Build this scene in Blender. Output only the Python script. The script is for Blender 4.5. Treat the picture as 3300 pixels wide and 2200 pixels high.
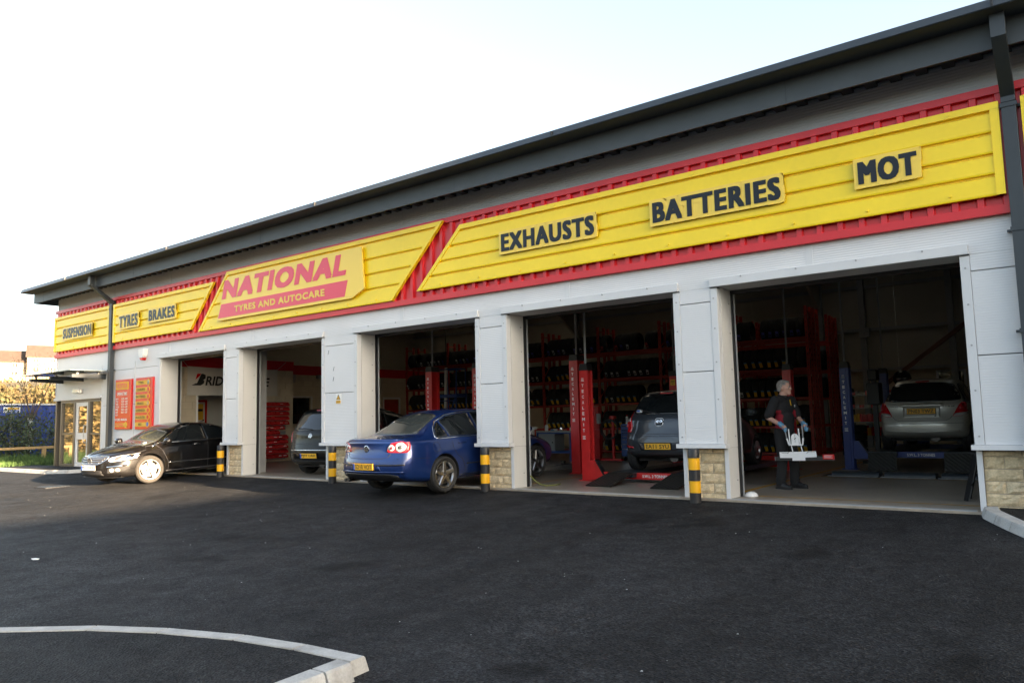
import bpy, bmesh, math, random
import numpy as np
from mathutils import Vector, Matrix
from mathutils.bvhtree import BVHTree
from mathutils.geometry import delaunay_2d_cdt

for o in list(bpy.data.objects):
    bpy.data.objects.remove(o)
random.seed(7)
SC = bpy.context.scene
COL = SC.collection
R = math.radians

# ------------------------------------------------------------------ camera, sky, sun, exposure
CAM_YAW, CAM_PITCH, CAM_ROLL = -0.654406583, 0.0994443219, -0.0233128950
fw = Vector((math.sin(CAM_YAW) * math.cos(CAM_PITCH), math.cos(CAM_YAW) * math.cos(CAM_PITCH), math.sin(CAM_PITCH)))
rt = fw.cross(Vector((0, 0, 1))).normalized()
up = rt.cross(fw)
rt2 = rt * math.cos(CAM_ROLL) + up * math.sin(CAM_ROLL)
up2 = -rt * math.sin(CAM_ROLL) + up * math.cos(CAM_ROLL)
cam = bpy.data.cameras.new('camera')
camo = bpy.data.objects.new('camera', cam)
COL.objects.link(camo)
camo.matrix_world = Matrix(((rt2.x, up2.x, -fw.x, 0.0), (rt2.y, up2.y, -fw.y, -10.7), (rt2.z, up2.z, -fw.z, 1.26), (0, 0, 0, 1)))
cam.sensor_width = 36.0
cam.lens = 2439.74 / 3300 * 36.0
cam.clip_start = 0.05
cam.clip_end = 3000
SC.camera = camo

SUN_ELEV, SUN_AZ = R(10.8), R(-3.0)      # azimuth measured from +X towards +Y
world = bpy.data.worlds.new('World')
SC.world = world
world.use_nodes = True
wn = world.node_tree.nodes
wl = world.node_tree.links
sky = wn.new('ShaderNodeTexSky')
sky.sky_type = 'NISHITA'
sky.sun_disc = False
sky.sun_elevation = SUN_ELEV
sky.sun_rotation = math.pi / 2 - SUN_AZ   # 0 = +Y, clockwise
sky.air_density = 1.0
sky.dust_density = 3.0
sky.ozone_density = 1.0
sky.altitude = 100
desat = wn.new('ShaderNodeHueSaturation')       # saturation lowered: the whole sky paler
desat.inputs['Saturation'].default_value = 0.72
wl.new(sky.outputs[0], desat.inputs['Color'])
wl.new(desat.outputs[0], wn['Background'].inputs[0])
wn['Background'].inputs[1].default_value = 0.06
sun = bpy.data.lights.new('sun', 'SUN')
sun.energy = 5.0
sun.angle = R(0.55)
sun.color = (1.0, 0.74, 0.48)
suno = bpy.data.objects.new('sun', sun)
COL.objects.link(suno)
sd = Vector((math.cos(SUN_AZ) * math.cos(SUN_ELEV), math.sin(SUN_AZ) * math.cos(SUN_ELEV), math.sin(SUN_ELEV)))
suno.rotation_euler = (-sd).to_track_quat('-Z', 'Y').to_euler()
SC.view_settings.view_transform = 'Standard'
SC.view_settings.look = 'None'
SC.view_settings.gamma = 1.0
SC.view_settings.use_curve_mapping = False
SC.view_settings.exposure = 3.55
SC.cycles.use_denoising = True
SC.cycles.max_bounces = 10
SC.cycles.diffuse_bounces = 6
SC.cycles.sample_clamp_indirect = 8

# ------------------------------------------------------------------ materials
MATS = {}
def mat(name, col, rough=0.5, metal=0.0, spec=0.5, coat=0.0, noise=None, noise2=None, bump=None, wave=None,
        emit=None, space='Object', grime=None, ior=None):
    """noise=(scale, amount) multiplies the colour by 1 +- amount, bump=(scale, strength, distance)"""
    m = bpy.data.materials.new(name)
    m.use_nodes = True
    nt = m.node_tree
    n, l = nt.nodes, nt.links
    b = n['Principled BSDF']
    b.inputs['Base Color'].default_value = (*col, 1)
    b.inputs['Roughness'].default_value = rough
    b.inputs['Metallic'].default_value = metal
    b.inputs['Specular IOR Level'].default_value = spec
    if ior: b.inputs['IOR'].default_value = ior
    if coat:
        b.inputs['Coat Weight'].default_value = coat
        b.inputs['Coat Roughness'].default_value = 0.03
    if emit:
        b.inputs['Emission Color'].default_value = (*emit[0], 1)
        b.inputs['Emission Strength'].default_value = emit[1]
    vec = None
    def coords():
        nonlocal vec
        if vec is None:
            if space == 'World':
                g = n.new('ShaderNodeNewGeometry'); vec = g.outputs['Position']
            else:
                g = n.new('ShaderNodeTexCoord'); vec = g.outputs['Object']
        return vec
    colsock = None
    for nz in (noise, noise2):
        if not nz: continue
        t = n.new('ShaderNodeTexNoise')
        t.inputs['Scale'].default_value = nz[0]
        t.inputs['Detail'].default_value = 6
        if len(nz) > 2:
            mp = n.new('ShaderNodeMapping'); mp.inputs['Scale'].default_value = nz[2]
            l.new(coords(), mp.inputs['Vector']); l.new(mp.outputs[0], t.inputs['Vector'])
        else:
            l.new(coords(), t.inputs['Vector'])
        mr = n.new('ShaderNodeMapRange')
        mr.inputs['From Min'].default_value = 0.3; mr.inputs['From Max'].default_value = 0.7
        mr.inputs['To Min'].default_value = 1 - nz[1]; mr.inputs['To Max'].default_value = 1 + nz[1]
        l.new(t.outputs['Fac'], mr.inputs['Value'])
        mx = n.new('ShaderNodeVectorMath'); mx.operation = 'SCALE'
        if colsock is None: mx.inputs[0].default_value = col
        else: l.new(colsock, mx.inputs[0])
        l.new(mr.outputs[0], mx.inputs['Scale'])
        colsock = mx.outputs[0]
    if grime:   # (colour, scale, threshold) patches of another colour
        t = n.new('ShaderNodeTexNoise'); t.inputs['Scale'].default_value = grime[1]; t.inputs['Detail'].default_value = 5
        l.new(coords(), t.inputs['Vector'])
        mr = n.new('ShaderNodeMapRange'); mr.inputs['From Min'].default_value = grime[2]; mr.inputs['From Max'].default_value = grime[2] + .16
        mr.inputs['To Max'].default_value = grime[3] if len(grime) > 3 else 0.7
        l.new(t.outputs['Fac'], mr.inputs['Value'])
        mx = n.new('ShaderNodeMix'); mx.data_type = 'RGBA'
        if colsock is None: mx.inputs[6].default_value = (*col, 1)
        else: l.new(colsock, mx.inputs[6])
        mx.inputs[7].default_value = (*grime[0], 1)
        l.new(mr.outputs[0], mx.inputs[0])
        colsock = mx.outputs[2]
    if colsock is not None:
        l.new(colsock, b.inputs['Base Color'])
    hs = None
    if bump:
        t = n.new('ShaderNodeTexNoise'); t.inputs['Scale'].default_value = bump[0]; t.inputs['Detail'].default_value = 4
        l.new(coords(), t.inputs['Vector'])
        bp = n.new('ShaderNodeBump'); bp.inputs['Strength'].default_value = bump[1]; bp.inputs['Distance'].default_value = bump[2] if len(bump) > 2 else 0.01
        l.new(t.outputs['Fac'], bp.inputs['Height'])
        hs = bp
    if wave:    # (axis, period m, strength, distance): fine formed ribs of a sheet
        t = n.new('ShaderNodeTexWave'); t.bands_direction = wave[0]; t.wave_profile = 'SIN'
        t.inputs['Scale'].default_value = 2 * math.pi / wave[1] / 20.0
        l.new(coords(), t.inputs['Vector'])
        bp = n.new('ShaderNodeBump'); bp.inputs['Strength'].default_value = wave[2]; bp.inputs['Distance'].default_value = wave[3]
        l.new(t.outputs['Fac'], bp.inputs['Height'])
        if hs: l.new(hs.outputs[0], bp.inputs['Normal'])
        hs = bp
    if hs: l.new(hs.outputs[0], b.inputs['Normal'])
    MATS[name] = m
    return m

# ground and building
M_ASPHALT = None
def asphalt_mat(name, base, dust):
    m = bpy.data.materials.new(name); m.use_nodes = True
    nt = m.node_tree; n, l = nt.nodes, nt.links; b = n['Principled BSDF']
    g = n.new('ShaderNodeNewGeometry')
    def noise(scale, detail=6, rough=.6, vscale=None, dist=0):
        t = n.new('ShaderNodeTexNoise'); t.inputs['Scale'].default_value = scale; t.inputs['Detail'].default_value = detail
        t.inputs['Roughness'].default_value = rough; t.inputs['Distortion'].default_value = dist
        if vscale:
            mp = n.new('ShaderNodeMapping'); mp.inputs['Scale'].default_value = vscale; mp.inputs['Rotation'].default_value = (0, 0, R(20))
            l.new(g.outputs['Position'], mp.inputs['Vector']); l.new(mp.outputs[0], t.inputs['Vector'])
        else: l.new(g.outputs['Position'], t.inputs['Vector'])
        return t.outputs['Fac']
    def mr(s, a, c, d, e):
        k = n.new('ShaderNodeMapRange'); k.inputs[1].default_value = a; k.inputs[2].default_value = c; k.inputs[3].default_value = d; k.inputs[4].default_value = e
        l.new(s, k.inputs[0]); return k.outputs[0]
    def mul(a, c):
        k = n.new('ShaderNodeMath'); k.operation = 'MULTIPLY'; l.new(a, k.inputs[0])
        if isinstance(c, float): k.inputs[1].default_value = c
        else: l.new(c, k.inputs[1])
        return k.outputs[0]
    v = n.new('ShaderNodeTexVoronoi'); v.inputs['Scale'].default_value = 62; l.new(g.outputs['Position'], v.inputs['Vector'])
    spk = mr(noise(48, 3, .7), .35, .7, .4, 1.9)
    stones = n.new('ShaderNodeSeparateColor'); l.new(v.outputs['Color'], stones.inputs[0])
    st = mr(stones.outputs[0], 0, 1, .35, 1.75)
    big = mul(mr(noise(.35, 8, .65), .3, .7, .7, 1.3), mr(noise(5, 6, .7), .35, .65, .72, 1.28))
    streak = mr(noise(1.1, 6, .7, (1, .25, 1), .6), .35, .75, .72, 1.5)
    f = mul(mul(mul(spk, st), big), streak)
    sc = n.new('ShaderNodeVectorMath'); sc.operation = 'SCALE'; sc.inputs[0].default_value = base; l.new(f, sc.inputs['Scale'])
    mx = n.new('ShaderNodeMix'); mx.data_type = 'RGBA'; l.new(sc.outputs[0], mx.inputs[6]); mx.inputs[7].default_value = (*dust, 1)
    oil = mr(noise(.8, 3, .5, (1, 1, 1), .4), .63, .70, 1, .45)
    sc2 = n.new('ShaderNodeVectorMath'); sc2.operation = 'SCALE'; l.new(sc.outputs[0], sc2.inputs[0]); l.new(oil, sc2.inputs['Scale']); l.new(sc2.outputs[0], mx.inputs[6])
    dm = mul(mr(noise(.9, 8, .75, (1, .5, 1), 1.2), .55, .8, 0, .45), mr(noise(9, 5, .7), .4, .65, 0, 1))
    l.new(dm, mx.inputs[0])
    l.new(mx.outputs[2], b.inputs['Base Color'])
    l.new(mr(noise(2.0), .3, .7, .62, .82), b.inputs['Roughness'])
    b.inputs['Specular IOR Level'].default_value = 0.16
    bp = n.new('ShaderNodeBump'); bp.inputs['Strength'].default_value = 1.0; bp.inputs['Distance'].default_value = 0.014
    l.new(v.outputs['Distance'], bp.inputs['Height'])
    bp2 = n.new('ShaderNodeBump'); bp2.inputs['Strength'].default_value = 0.5; bp2.inputs['Distance'].default_value = 0.03
    l.new(noise(7, 4), bp2.inputs['Height']); l.new(bp.outputs[0], bp2.inputs['Normal'])
    l.new(bp2.outputs[0], b.inputs['Normal'])
    return m
M_ASPHALT = asphalt_mat('asphalt', (.0168, .0174, .0188), (.052, .051, .049))
M_ASPHALT2 = asphalt_mat('asphalt_footway', (.0145, .0147, .0153), (.04, .039, .037))
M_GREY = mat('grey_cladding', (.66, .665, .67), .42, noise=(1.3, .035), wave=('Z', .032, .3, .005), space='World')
M_GREYH = mat('grey_cladding_shaded', (.38, .43, .49), .45, noise=(1.3, .04), wave=('Z', .04, .6, .008), space='World')  # strip under the eaves: its shade is put into a darker grey
M_TRIM = mat('grey_trim', (.62, .63, .64), .38, noise=(2, .03), space='World')
M_REVEAL = mat('reveal_panel', (.58, .58, .56), .5, noise=(1.2, .05), noise2=(40, .02), space='World')
M_SEAM = mat('panel_seam', (.04, .04, .045), .7)
M_DARK = mat('anthracite_metal', (.028, .037, .046), .42, noise=(3, .06), space='World')
M_DARK2 = mat('anthracite_soffit', (.045, .057, .068), .5, noise=(3, .08), space='World')
M_RED = mat('red_sheet', (.60, .014, .022), .34, noise=(1.5, .06), space='World')
M_YEL = mat('yellow_sheet', (.93, .68, .010), .34, noise=(1.5, .04), noise2=(14, .02), space='World')
M_YELB = mat('yellow_board', (.88, .62, .07), .28)
M_LETTER = mat('navy_lettering', (.008, .012, .020), .3, spec=.3)
M_LRED = mat('red_lettering', (.74, .035, .085), .28)
M_LYEL = mat('yellow_lettering', (.82, .56, .06), .3)
M_WHITE = mat('white_paint', (.78, .78, .76), .4)
M_WTEXT = mat('white_lettering', (.8, .8, .78), .4)
M_BTEXT = mat('black_lettering', (.015, .015, .015), .5)
M_STONE = [mat('stone_%d' % i, c, .9, noise=(9, .22), noise2=(45, .18), bump=(30, .45, .015)) for i, c in
           enumerate([(.58, .47, .30), (.53, .43, .27), (.60, .50, .335), (.55, .455, .30)])]
M_MORTAR = mat('mortar', (.33, .28, .22), .95, bump=(60, .4))
M_KERB = mat('kerb_concrete', (.40, .395, .375), .85, noise=(6, .12), noise2=(60, .12), bump=(90, .35), space='World', grime=((.2, .19, .17), 4, .56, .6))
M_BLACK = mat('black_plastic', (.012, .012, .013), .45)
M_BLACKM = mat('black_matt', (.016, .016, .017), .8)
M_YBOL = mat('bollard_yellow', (.80, .40, .004), .4, noise=(8, .06))
M_BBOL = mat('bollard_black', (.016, .016, .018), .45, noise=(8, .2))
M_CREAM = mat('cream_block', (.60, .53, .40), .75, noise=(5, .05), bump=(60, .25), space='World')
M_CREAMJ = mat('cream_joint', (.48, .42, .31), .85)
M_LINER = mat('liner_sheet', (.42, .40, .33), .5, noise=(1, .06), space='World', wave=('X', .25, .25, .01))
M_ROOFIN = mat('roof_liner', (.36, .36, .33), .6, wave=('X', .33, .4, .02), space='World')
M_STEEL = mat('steel_grey', (.33, .34, .34), .5, noise=(4, .1))
M_FLOOR = mat('workshop_concrete', (.30, .255, .20), .33, noise=(.7, .22), noise2=(12, .12), bump=(5, .12, .01), space='World', grime=((.09, .08, .065), 1.4, .55, .6))
M_LINE = mat('floor_line_yellow', (.52, .27, .02), .55, noise=(6, .25), space='World', grime=((.28, .22, .15), 7, .52, .8))
M_RACK = mat('rack_red', (.42, .035, .018), .45, noise=(5, .12))
M_LIFTR = mat('lift_red', (.55, .022, .022), .33, noise=(6, .08), grime=((.25, .03, .02), 5, .6, .5))
M_LIFTB = mat('lift_blue', (.025, .05, .22), .35, noise=(6, .08))
M_RUBBER = mat('tyre_rubber', (.016, .016, .016), .72, noise=(20, .2), bump=(60, .3, .004))
M_RUBBERD = mat('tyre_rubber_dusty', (.026, .023, .020), .82, noise=(20, .3), bump=(60, .3, .004))
M_ALLOY = mat('alloy', (.50, .51, .53), .28, metal=1.0)
M_ALLOYP = mat('alloy_painted', (.16, .157, .152), .32, metal=.3, coat=.25)
M_DISC = mat('brake_disc', (.10, .095, .09), .45, metal=1.0)
M_CHROME = mat('chrome', (.80, .80, .80), .07, metal=1.0)
M_GLASS = mat('car_glass', (.010, .012, .013), .025, spec=.75)
M_GLASSL = mat('car_glass_pale', (.05, .055, .05), .03, spec=.85)
M_TAIL = mat('tail_lamp_red', (.45, .006, .012), .12, coat=1)
M_LAMPW = mat('lamp_clear', (.72, .72, .70), .1, metal=.4, coat=1)
M_LAMPD = mat('lamp_dark', (.12, .12, .12), .15, metal=.5, coat=1)
M_BLUEP = mat('paint_blue', (.0065, .024, .112), .33, metal=.28, spec=.2, coat=.9)
M_BLACKP = mat('paint_black', (.006, .0055, .0055), .3, spec=.1, coat=1)
M_BLACKD = mat('paint_black_dull', (.006, .006, .0065), .35, spec=.05, coat=.55)
M_GREYP = mat('paint_grey', (.046, .055, .066), .34, metal=.5, spec=.25, coat=1)
M_SILVP = mat('paint_silver', (.60, .585, .52), .38, metal=.5, coat=1)
M_PLATEY = mat('plate_yellow', (.82, .44, .03), .4)
M_PLATEW = mat('plate_white', (.75, .75, .73), .4)
M_PLATEB = mat('plate_blue', (.03, .10, .42), .4)
M_BLUE = mat('blue_steel', (.03, .075, .26), .4, noise=(5, .1))
M_GREYD = mat('cabinet_grey', (.25, .27, .28), .45)
M_BIN = mat('bin_red', (.52, .022, .025), .38)
M_WINFR = mat('bronze_frame', (.10, .092, .08), .4, metal=.3)
M_WINGL = mat('window_glass', (.055, .05, .035), .03, spec=1.0, ior=1.7)
M_CANGL = mat('canopy_glass', (.16, .20, .20), .06, spec=.8)
M_SIGNR = mat('sign_red', (.56, .012, .012), .2)
M_SIGNRE = mat('sign_red_edge', (.62, .02, .025), .3)
M_BANNER = mat('banner_vinyl', (.60, .58, .53), .55, bump=(1.6, .35, .05))
M_GRASS = mat('grass_blades', (.055, .105, .022), .8, noise=(1.5, .35), space='World')
M_TURF = mat('turf', (.06, .075, .025), .95, noise=(2, .35), space='World')
M_HILL = mat('hill_scrub', (.08, .062, .024), .95, noise=(.3, .4), bump=(2, .8, .3), space='World')
M_TIMBER = mat('timber_rail', (.42, .28, .13), .8, noise=(3, .2, (1, 12, 12)))
M_HOARD = mat('hoarding_blue', (.022, .055, .26), .45, noise=(1, .1))
M_HEDGE = [mat('hedge_leaf_%d' % i, c, .8, noise=(3, .4), space='World') for i, c in enumerate([(.045, .072, .03), (.065, .085, .035), (.05, .05, .028)])]
M_TREEL = [mat('tree_leaf_%d' % i, c, .8, noise=(1, .35), space='World') for i, c in enumerate([(.075, .060, .016), (.085, .060, .024), (.05, .052, .016), (.035, .045, .016)])]
M_BARK = mat('bark', (.12, .085, .055), .9, noise=(8, .3), bump=(20, .5))
M_HOUSE = mat('house_render', (.30, .25, .18), .85, noise=(1, .06), space='World')
M_TILE = mat('roof_tile', (.052, .036, .028), .85, noise=(.8, .15), space='World')
M_SKIN = mat('skin', (.58, .33, .25), .5, noise=(14, .08))
M_SHIRT = mat('black_polo', (.011, .011, .013), .85, bump=(14, .3, .02))
M_PANEL = mat('red_polo_panel', (.26, .010, .022), .85)
M_TROUS = mat('black_trousers', (.013, .013, .014), .9, bump=(10, .5, .03))
M_HAIR = mat('grey_hair', (.24, .22, .20), .7, noise=(60, .35), bump=(120, .5, .01))
M_GLOVE = mat('blue_glove', (.13, .30, .46), .45)
M_BRICKD = mat('far_brick', (.25, .13, .08), .9, noise=(2, .2), space='World')
M_STRAW = mat('dry_grass', (.32, .225, .085), .9, noise=(2, .45), noise2=(.5, .3), space='World')
M_TAGS = {'y': mat('tag_yellow', (.72, .40, .02), .5), 'w': mat('tag_white', (.6, .6, .6), .5), 'b': mat('tag_blue', (.10, .10, .36), .5),
          'r': mat('tag_red', (.5, .07, .07), .5), 't': mat('tag_blue_band', (.10, .22, .40), .5)}

# ------------------------------------------------------------------ mesh building
class MB:
    def __init__(s):
        s.v = []; s.f = []; s.m = []
    def add(s, vs, fs, mi=0):
        o = len(s.v)
        s.v += [tuple(p) for p in vs]
        s.f += [tuple(i + o for i in f) for f in fs]
        s.m += [mi] * len(fs)
        return s
    def box(s, x0, x1, y0, y1, z0, z1, mi=0):
        v = [(x0, y0, z0), (x1, y0, z0), (x1, y1, z0), (x0, y1, z0), (x0, y0, z1), (x1, y0, z1), (x1, y1, z1), (x0, y1, z1)]
        return s.add(v, [(3, 2, 1, 0), (4, 5, 6, 7), (0, 1, 5, 4), (1, 2, 6, 5), (2, 3, 7, 6), (3, 0, 4, 7)], mi)
    def prism(s, poly, axis, a0, a1, mi=0):
        """poly = 2-D points in the two other axes (x,z for 'y'; y,z for 'x'; x,y for 'z')"""
        def P(p, a):
            return {'y': (p[0], a, p[1]), 'x': (a, p[0], p[1]), 'z': (p[0], p[1], a)}[axis]
        area = sum(poly[i][0] * poly[(i + 1) % len(poly)][1] - poly[(i + 1) % len(poly)][0] * poly[i][1] for i in range(len(poly)))
        if (area < 0) != (axis == 'y'): poly = poly[::-1]
        n = len(poly)
        v = [P(p, a0) for p in poly] + [P(p, a1) for p in poly]
        f = [tuple(range(n))[::-1], tuple(range(n, 2 * n))] + [(i, (i + 1) % n, n + (i + 1) % n, n + i) for i in range(n)]
        if a1 < a0: f = [q[::-1] for q in f]
        return s.add(v, f, mi)
    def cyl(s, p, q, r, n=12, r2=None, mi=0):
        p, q = Vector(p), Vector(q); d = (q - p).normalized()
        a = d.orthogonal().normalized(); b = d.cross(a)
        r2 = r if r2 is None else r2
        v = [p + (a * math.cos(2 * math.pi * i / n) + b * math.sin(2 * math.pi * i / n)) * r for i in range(n)]
        v += [q + (a * math.cos(2 * math.pi * i / n) + b * math.sin(2 * math.pi * i / n)) * r2 for i in range(n)]
        f = [(i, (i + 1) % n, n + (i + 1) % n, n + i) for i in range(n)] + [tuple(range(n))[::-1], tuple(range(n, 2 * n))]
        return s.add(v, f, mi)
    def tube(s, pts, r, n=8, mi=0):
        for a, b in zip(pts[:-1], pts[1:]): s.cyl(a, b, r, n, mi=mi)
        return s
    def bar(s, p, q, w, h, mi=0, upv=(0, 0, 1)):
        p, q = Vector(p), Vector(q); d = (q - p).normalized()
        u = Vector(upv)
        if abs(d.dot(u)) > .99: u = Vector((0, 1, 0))
        a = d.cross(u).normalized(); b = a.cross(d)
        c = [(-1, -1), (1, -1), (1, 1), (-1, 1)]
        v = [p + a * (i * w / 2) + b * (j * h / 2) for i, j in c] + [q + a * (i * w / 2) + b * (j * h / 2) for i, j in c]
        return s.add(v, [(3, 2, 1, 0), (4, 5, 6, 7), (0, 1, 5, 4), (1, 2, 6, 5), (2, 3, 7, 6), (3, 0, 4, 7)][::1], mi)
    def lathe(s, prof, axis='z', c=(0, 0, 0), n=24, mi=0, closed=False):
        """prof: list of (r, h)"""
        k = len(prof); v = []
        for i in range(n):
            t = 2 * math.pi * i / n; ct, st = math.cos(t), math.sin(t)
            for r, h in prof:
                p = {'z': (r * ct, r * st, h), 'y': (r * ct, h, r * st), 'x': (h, r * ct, r * st)}[axis]
                v.append((p[0] + c[0], p[1] + c[1], p[2] + c[2]))
        f = []
        for i in range(n):
            j = (i + 1) % n
            for a in range(k if closed else k - 1):
                b = (a + 1) % k
                f.append((i * k + a, j * k + a, j * k + b, i * k + b))
        return s.add(v, f, mi)
    def mesh(s, name, mats):
        me = bpy.data.meshes.new(name)
        me.from_pydata(s.v, [], s.f)
        for m in (mats if isinstance(mats, (list, tuple)) else [mats]): me.materials.append(m)
        if any(s.m): me.polygons.foreach_set('material_index', s.m)
        bm = bmesh.new(); bm.from_mesh(me); bmesh.ops.recalc_face_normals(bm, faces=bm.faces); bm.to_mesh(me); bm.free()
        return me
    def build(s, name, mats, parent=None, off=None, smooth=None, bevel=0, loc=(0, 0, 0)):
        if off is not None: s.v = [(a - off[0], b - off[1], c - off[2]) for a, b, c in s.v]
        me = s.mesh(name, mats)
        return link(name, me, parent, smooth, bevel, loc)

def link(name, me, parent=None, smooth=None, bevel=0, loc=(0, 0, 0)):
    if smooth is not None:
        me.polygons.foreach_set('use_smooth', [True] * len(me.polygons))
        me.set_sharp_from_angle(angle=R(smooth))
    o = bpy.data.objects.new(name, me); COL.objects.link(o)
    o.location = loc
    if parent is not None: o.parent = parent
    if bevel:
        md = o.modifiers.new('bevel', 'BEVEL'); md.width = bevel; md.segments = 2; md.limit_method = 'ANGLE'; md.angle_limit = R(40)
    return o
def tag(o, label=None, cat=None, group=None, kind=None):
    if label: o['label'] = label
    if cat: o['category'] = cat
    if group: o['group'] = group
    if kind: o['kind'] = kind
    return o
def thing(name, label, cat, loc=(0, 0, 0), rz=0, group=None):
    o = bpy.data.objects.new(name, None); COL.objects.link(o)
    o.empty_display_size = .2
    o.location = loc; o.rotation_euler = (0, 0, rz)
    return tag(o, label, cat, group)
def dup(o, loc=None, rz=None, parent=None, label=None):
    c = o.copy(); COL.objects.link(c)
    if parent is not None: c.parent = parent
    if loc is not None: c.location = loc
    if rz is not None: c.rotation_euler = (0, 0, rz)
    if label: c['label'] = label
    for ch in o.children: dup(ch, parent=c)
    return c

_TXT = {}
def text_mesh(s, bold=0.0, spacing=1.0, align='LEFT'):
    """flat mesh of a word, in x-y, made from the built-in font"""
    key = (s, bold, spacing, align)
    if key not in _TXT:
        cu = bpy.data.curves.new('word', 'FONT'); cu.body = s; cu.offset = bold; cu.space_character = spacing; cu.align_x = align; cu.resolution_u = 3
        ob = bpy.data.objects.new('word', cu); COL.objects.link(ob)
        dg = bpy.context.evaluated_depsgraph_get(); dg.update()
        me = bpy.data.meshes.new_from_object(ob.evaluated_get(dg))
        bpy.data.objects.remove(ob); bpy.data.curves.remove(cu)
        _TXT[key] = ([tuple(v.co) for v in me.vertices], [tuple(p.vertices) for p in me.polygons])
        bpy.data.meshes.remove(me)
    return _TXT[key]
def word(s, fn, w, h, bold=0.02, spacing=1.0, depth=0, shear=0.0, align='LEFT', fat=0.0, copies=10, solid=0.0, square=0.0):
    """word fitted into w x h; fn maps (u, v, d) to 3-D. fat (metres) thickens the strokes by overlaid copies, each a hair behind the last; solid gives sides"""
    vs, fs = text_mesh(s, bold, spacing, align)
    x0 = min(v[0] for v in vs); x1 = max(v[0] for v in vs); y0 = min(v[1] for v in vs); y1 = max(v[1] for v in vs)
    mb = MB()
    if not fat: cps = [(0, 0)]
    elif square == 1.0: cps = [(fat * i / 3, fat * j / 3) for i in range(-3, 4) for j in range(-3, 4) if max(abs(i), abs(j)) == 3 or (i, j) == (0, 0)]
    elif square: cps = [(fat * i, fat * square * j) for i in (0, -1, 1, -.5, .5) for j in ((0, 1, -1) if i in (0,) else (1, -1))]
    else: cps = [(0, 0)] + [(fat * math.cos(2 * math.pi * i / copies), fat * math.sin(2 * math.pi * i / copies)) for i in range(copies)]
    fy = fat * (square or 1.0)
    iw, ih = w - 2 * fat, h - 2 * fy
    edge = {}
    if solid:
        for f in fs:
            for i in range(len(f)):
                e = (f[i], f[(i + 1) % len(f)]); k = tuple(sorted(e)); edge[k] = None if k in edge else e
    for c, (dx, dy) in enumerate(cps):
        P = []; Q = []
        for x, y, z in vs:
            v = fy + (y - y0) / (y1 - y0) * ih + dy; u = fat + (x - x0) / (x1 - x0) * iw + dx
            P.append(fn(u + shear * v, v, c * .00025))
            if solid: Q.append(fn(u + shear * v, v, c * .00025 + solid))
        mb.add(P, fs)
        if solid:
            n = len(P)
            mb.add(P + Q, [(e[0], e[1], n + e[1], n + e[0]) for e in edge.values() if e])
    return mb
def letter_spans(s, w, bold, spacing=1.0):
    vs, fs = text_mesh(s, bold, spacing)
    x0 = min(v[0] for v in vs); x1 = max(v[0] for v in vs)
    iv = sorted((min(vs[i][0] for i in f), max(vs[i][0] for i in f)) for f in fs)
    out = []
    for a, b in iv:
        if out and a < out[-1][1] + 1e-4: out[-1][1] = max(out[-1][1], b)
        else: out.append([a, b])
    return [((a - x0) / (x1 - x0) * w, (b - x0) / (x1 - x0) * w) for a, b in out]

def gz(y):
    k = [(-400, -.9), (-60, -.6), (-20, -.45), (-10, -.33), (-4, -.2), (-1.5, -.12), (0, -.03), (60, -.03), (400, -.03)]
    return float(np.interp(y, [a for a, _ in k], [b for _, b in k]))

# ================================================================== GROUND AND SETTING
def ground_sheet():
    xs = sorted(set([-420, -300, -200, -140, -100, -80, -60, -50, -45] + [x * 2.0 for x in range(-20, 6)] + [14, 20, 30, 50, 80, 120, 200]))
    ys = sorted(set([-300, -200, -120, -80, -60, -45, -35, -28, -24, -20, -17, -15, -13] + [-12 + .5 * i for i in range(24)] + [0, .06]))
    v = [(x, y, gz(y)) for y in ys for x in xs]
    n = len(xs)
    f = [(j * n + i, j * n + i + 1, (j + 1) * n + i + 1, (j + 1) * n + i) for j in range(len(ys) - 1) for i in range(n - 1)]
    me = bpy.data.meshes.new('forecourt'); me.from_pydata(v, [], f); me.materials.append(M_ASPHALT)
    tag(link('forecourt', me, smooth=30), kind='structure')
ground_sheet()
# ground behind the facade line, outside the building, left and right
mb = MB(); mb.box(-420, -27.45, .06, 400, -.6, -.04); mb.box(3.7, 200, .06, 400, -.6, -.04); mb.box(-27.45, 3.7, 17, 400, -.6, -.04)
tag(mb.build('ground', M_TURF), kind='structure')
mb = MB(); mb.box(-27.2, 3.4, .0, 16.5, -.25, 0.0)
tag(mb.build('workshop_floor', M_FLOOR), kind='structure')

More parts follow.
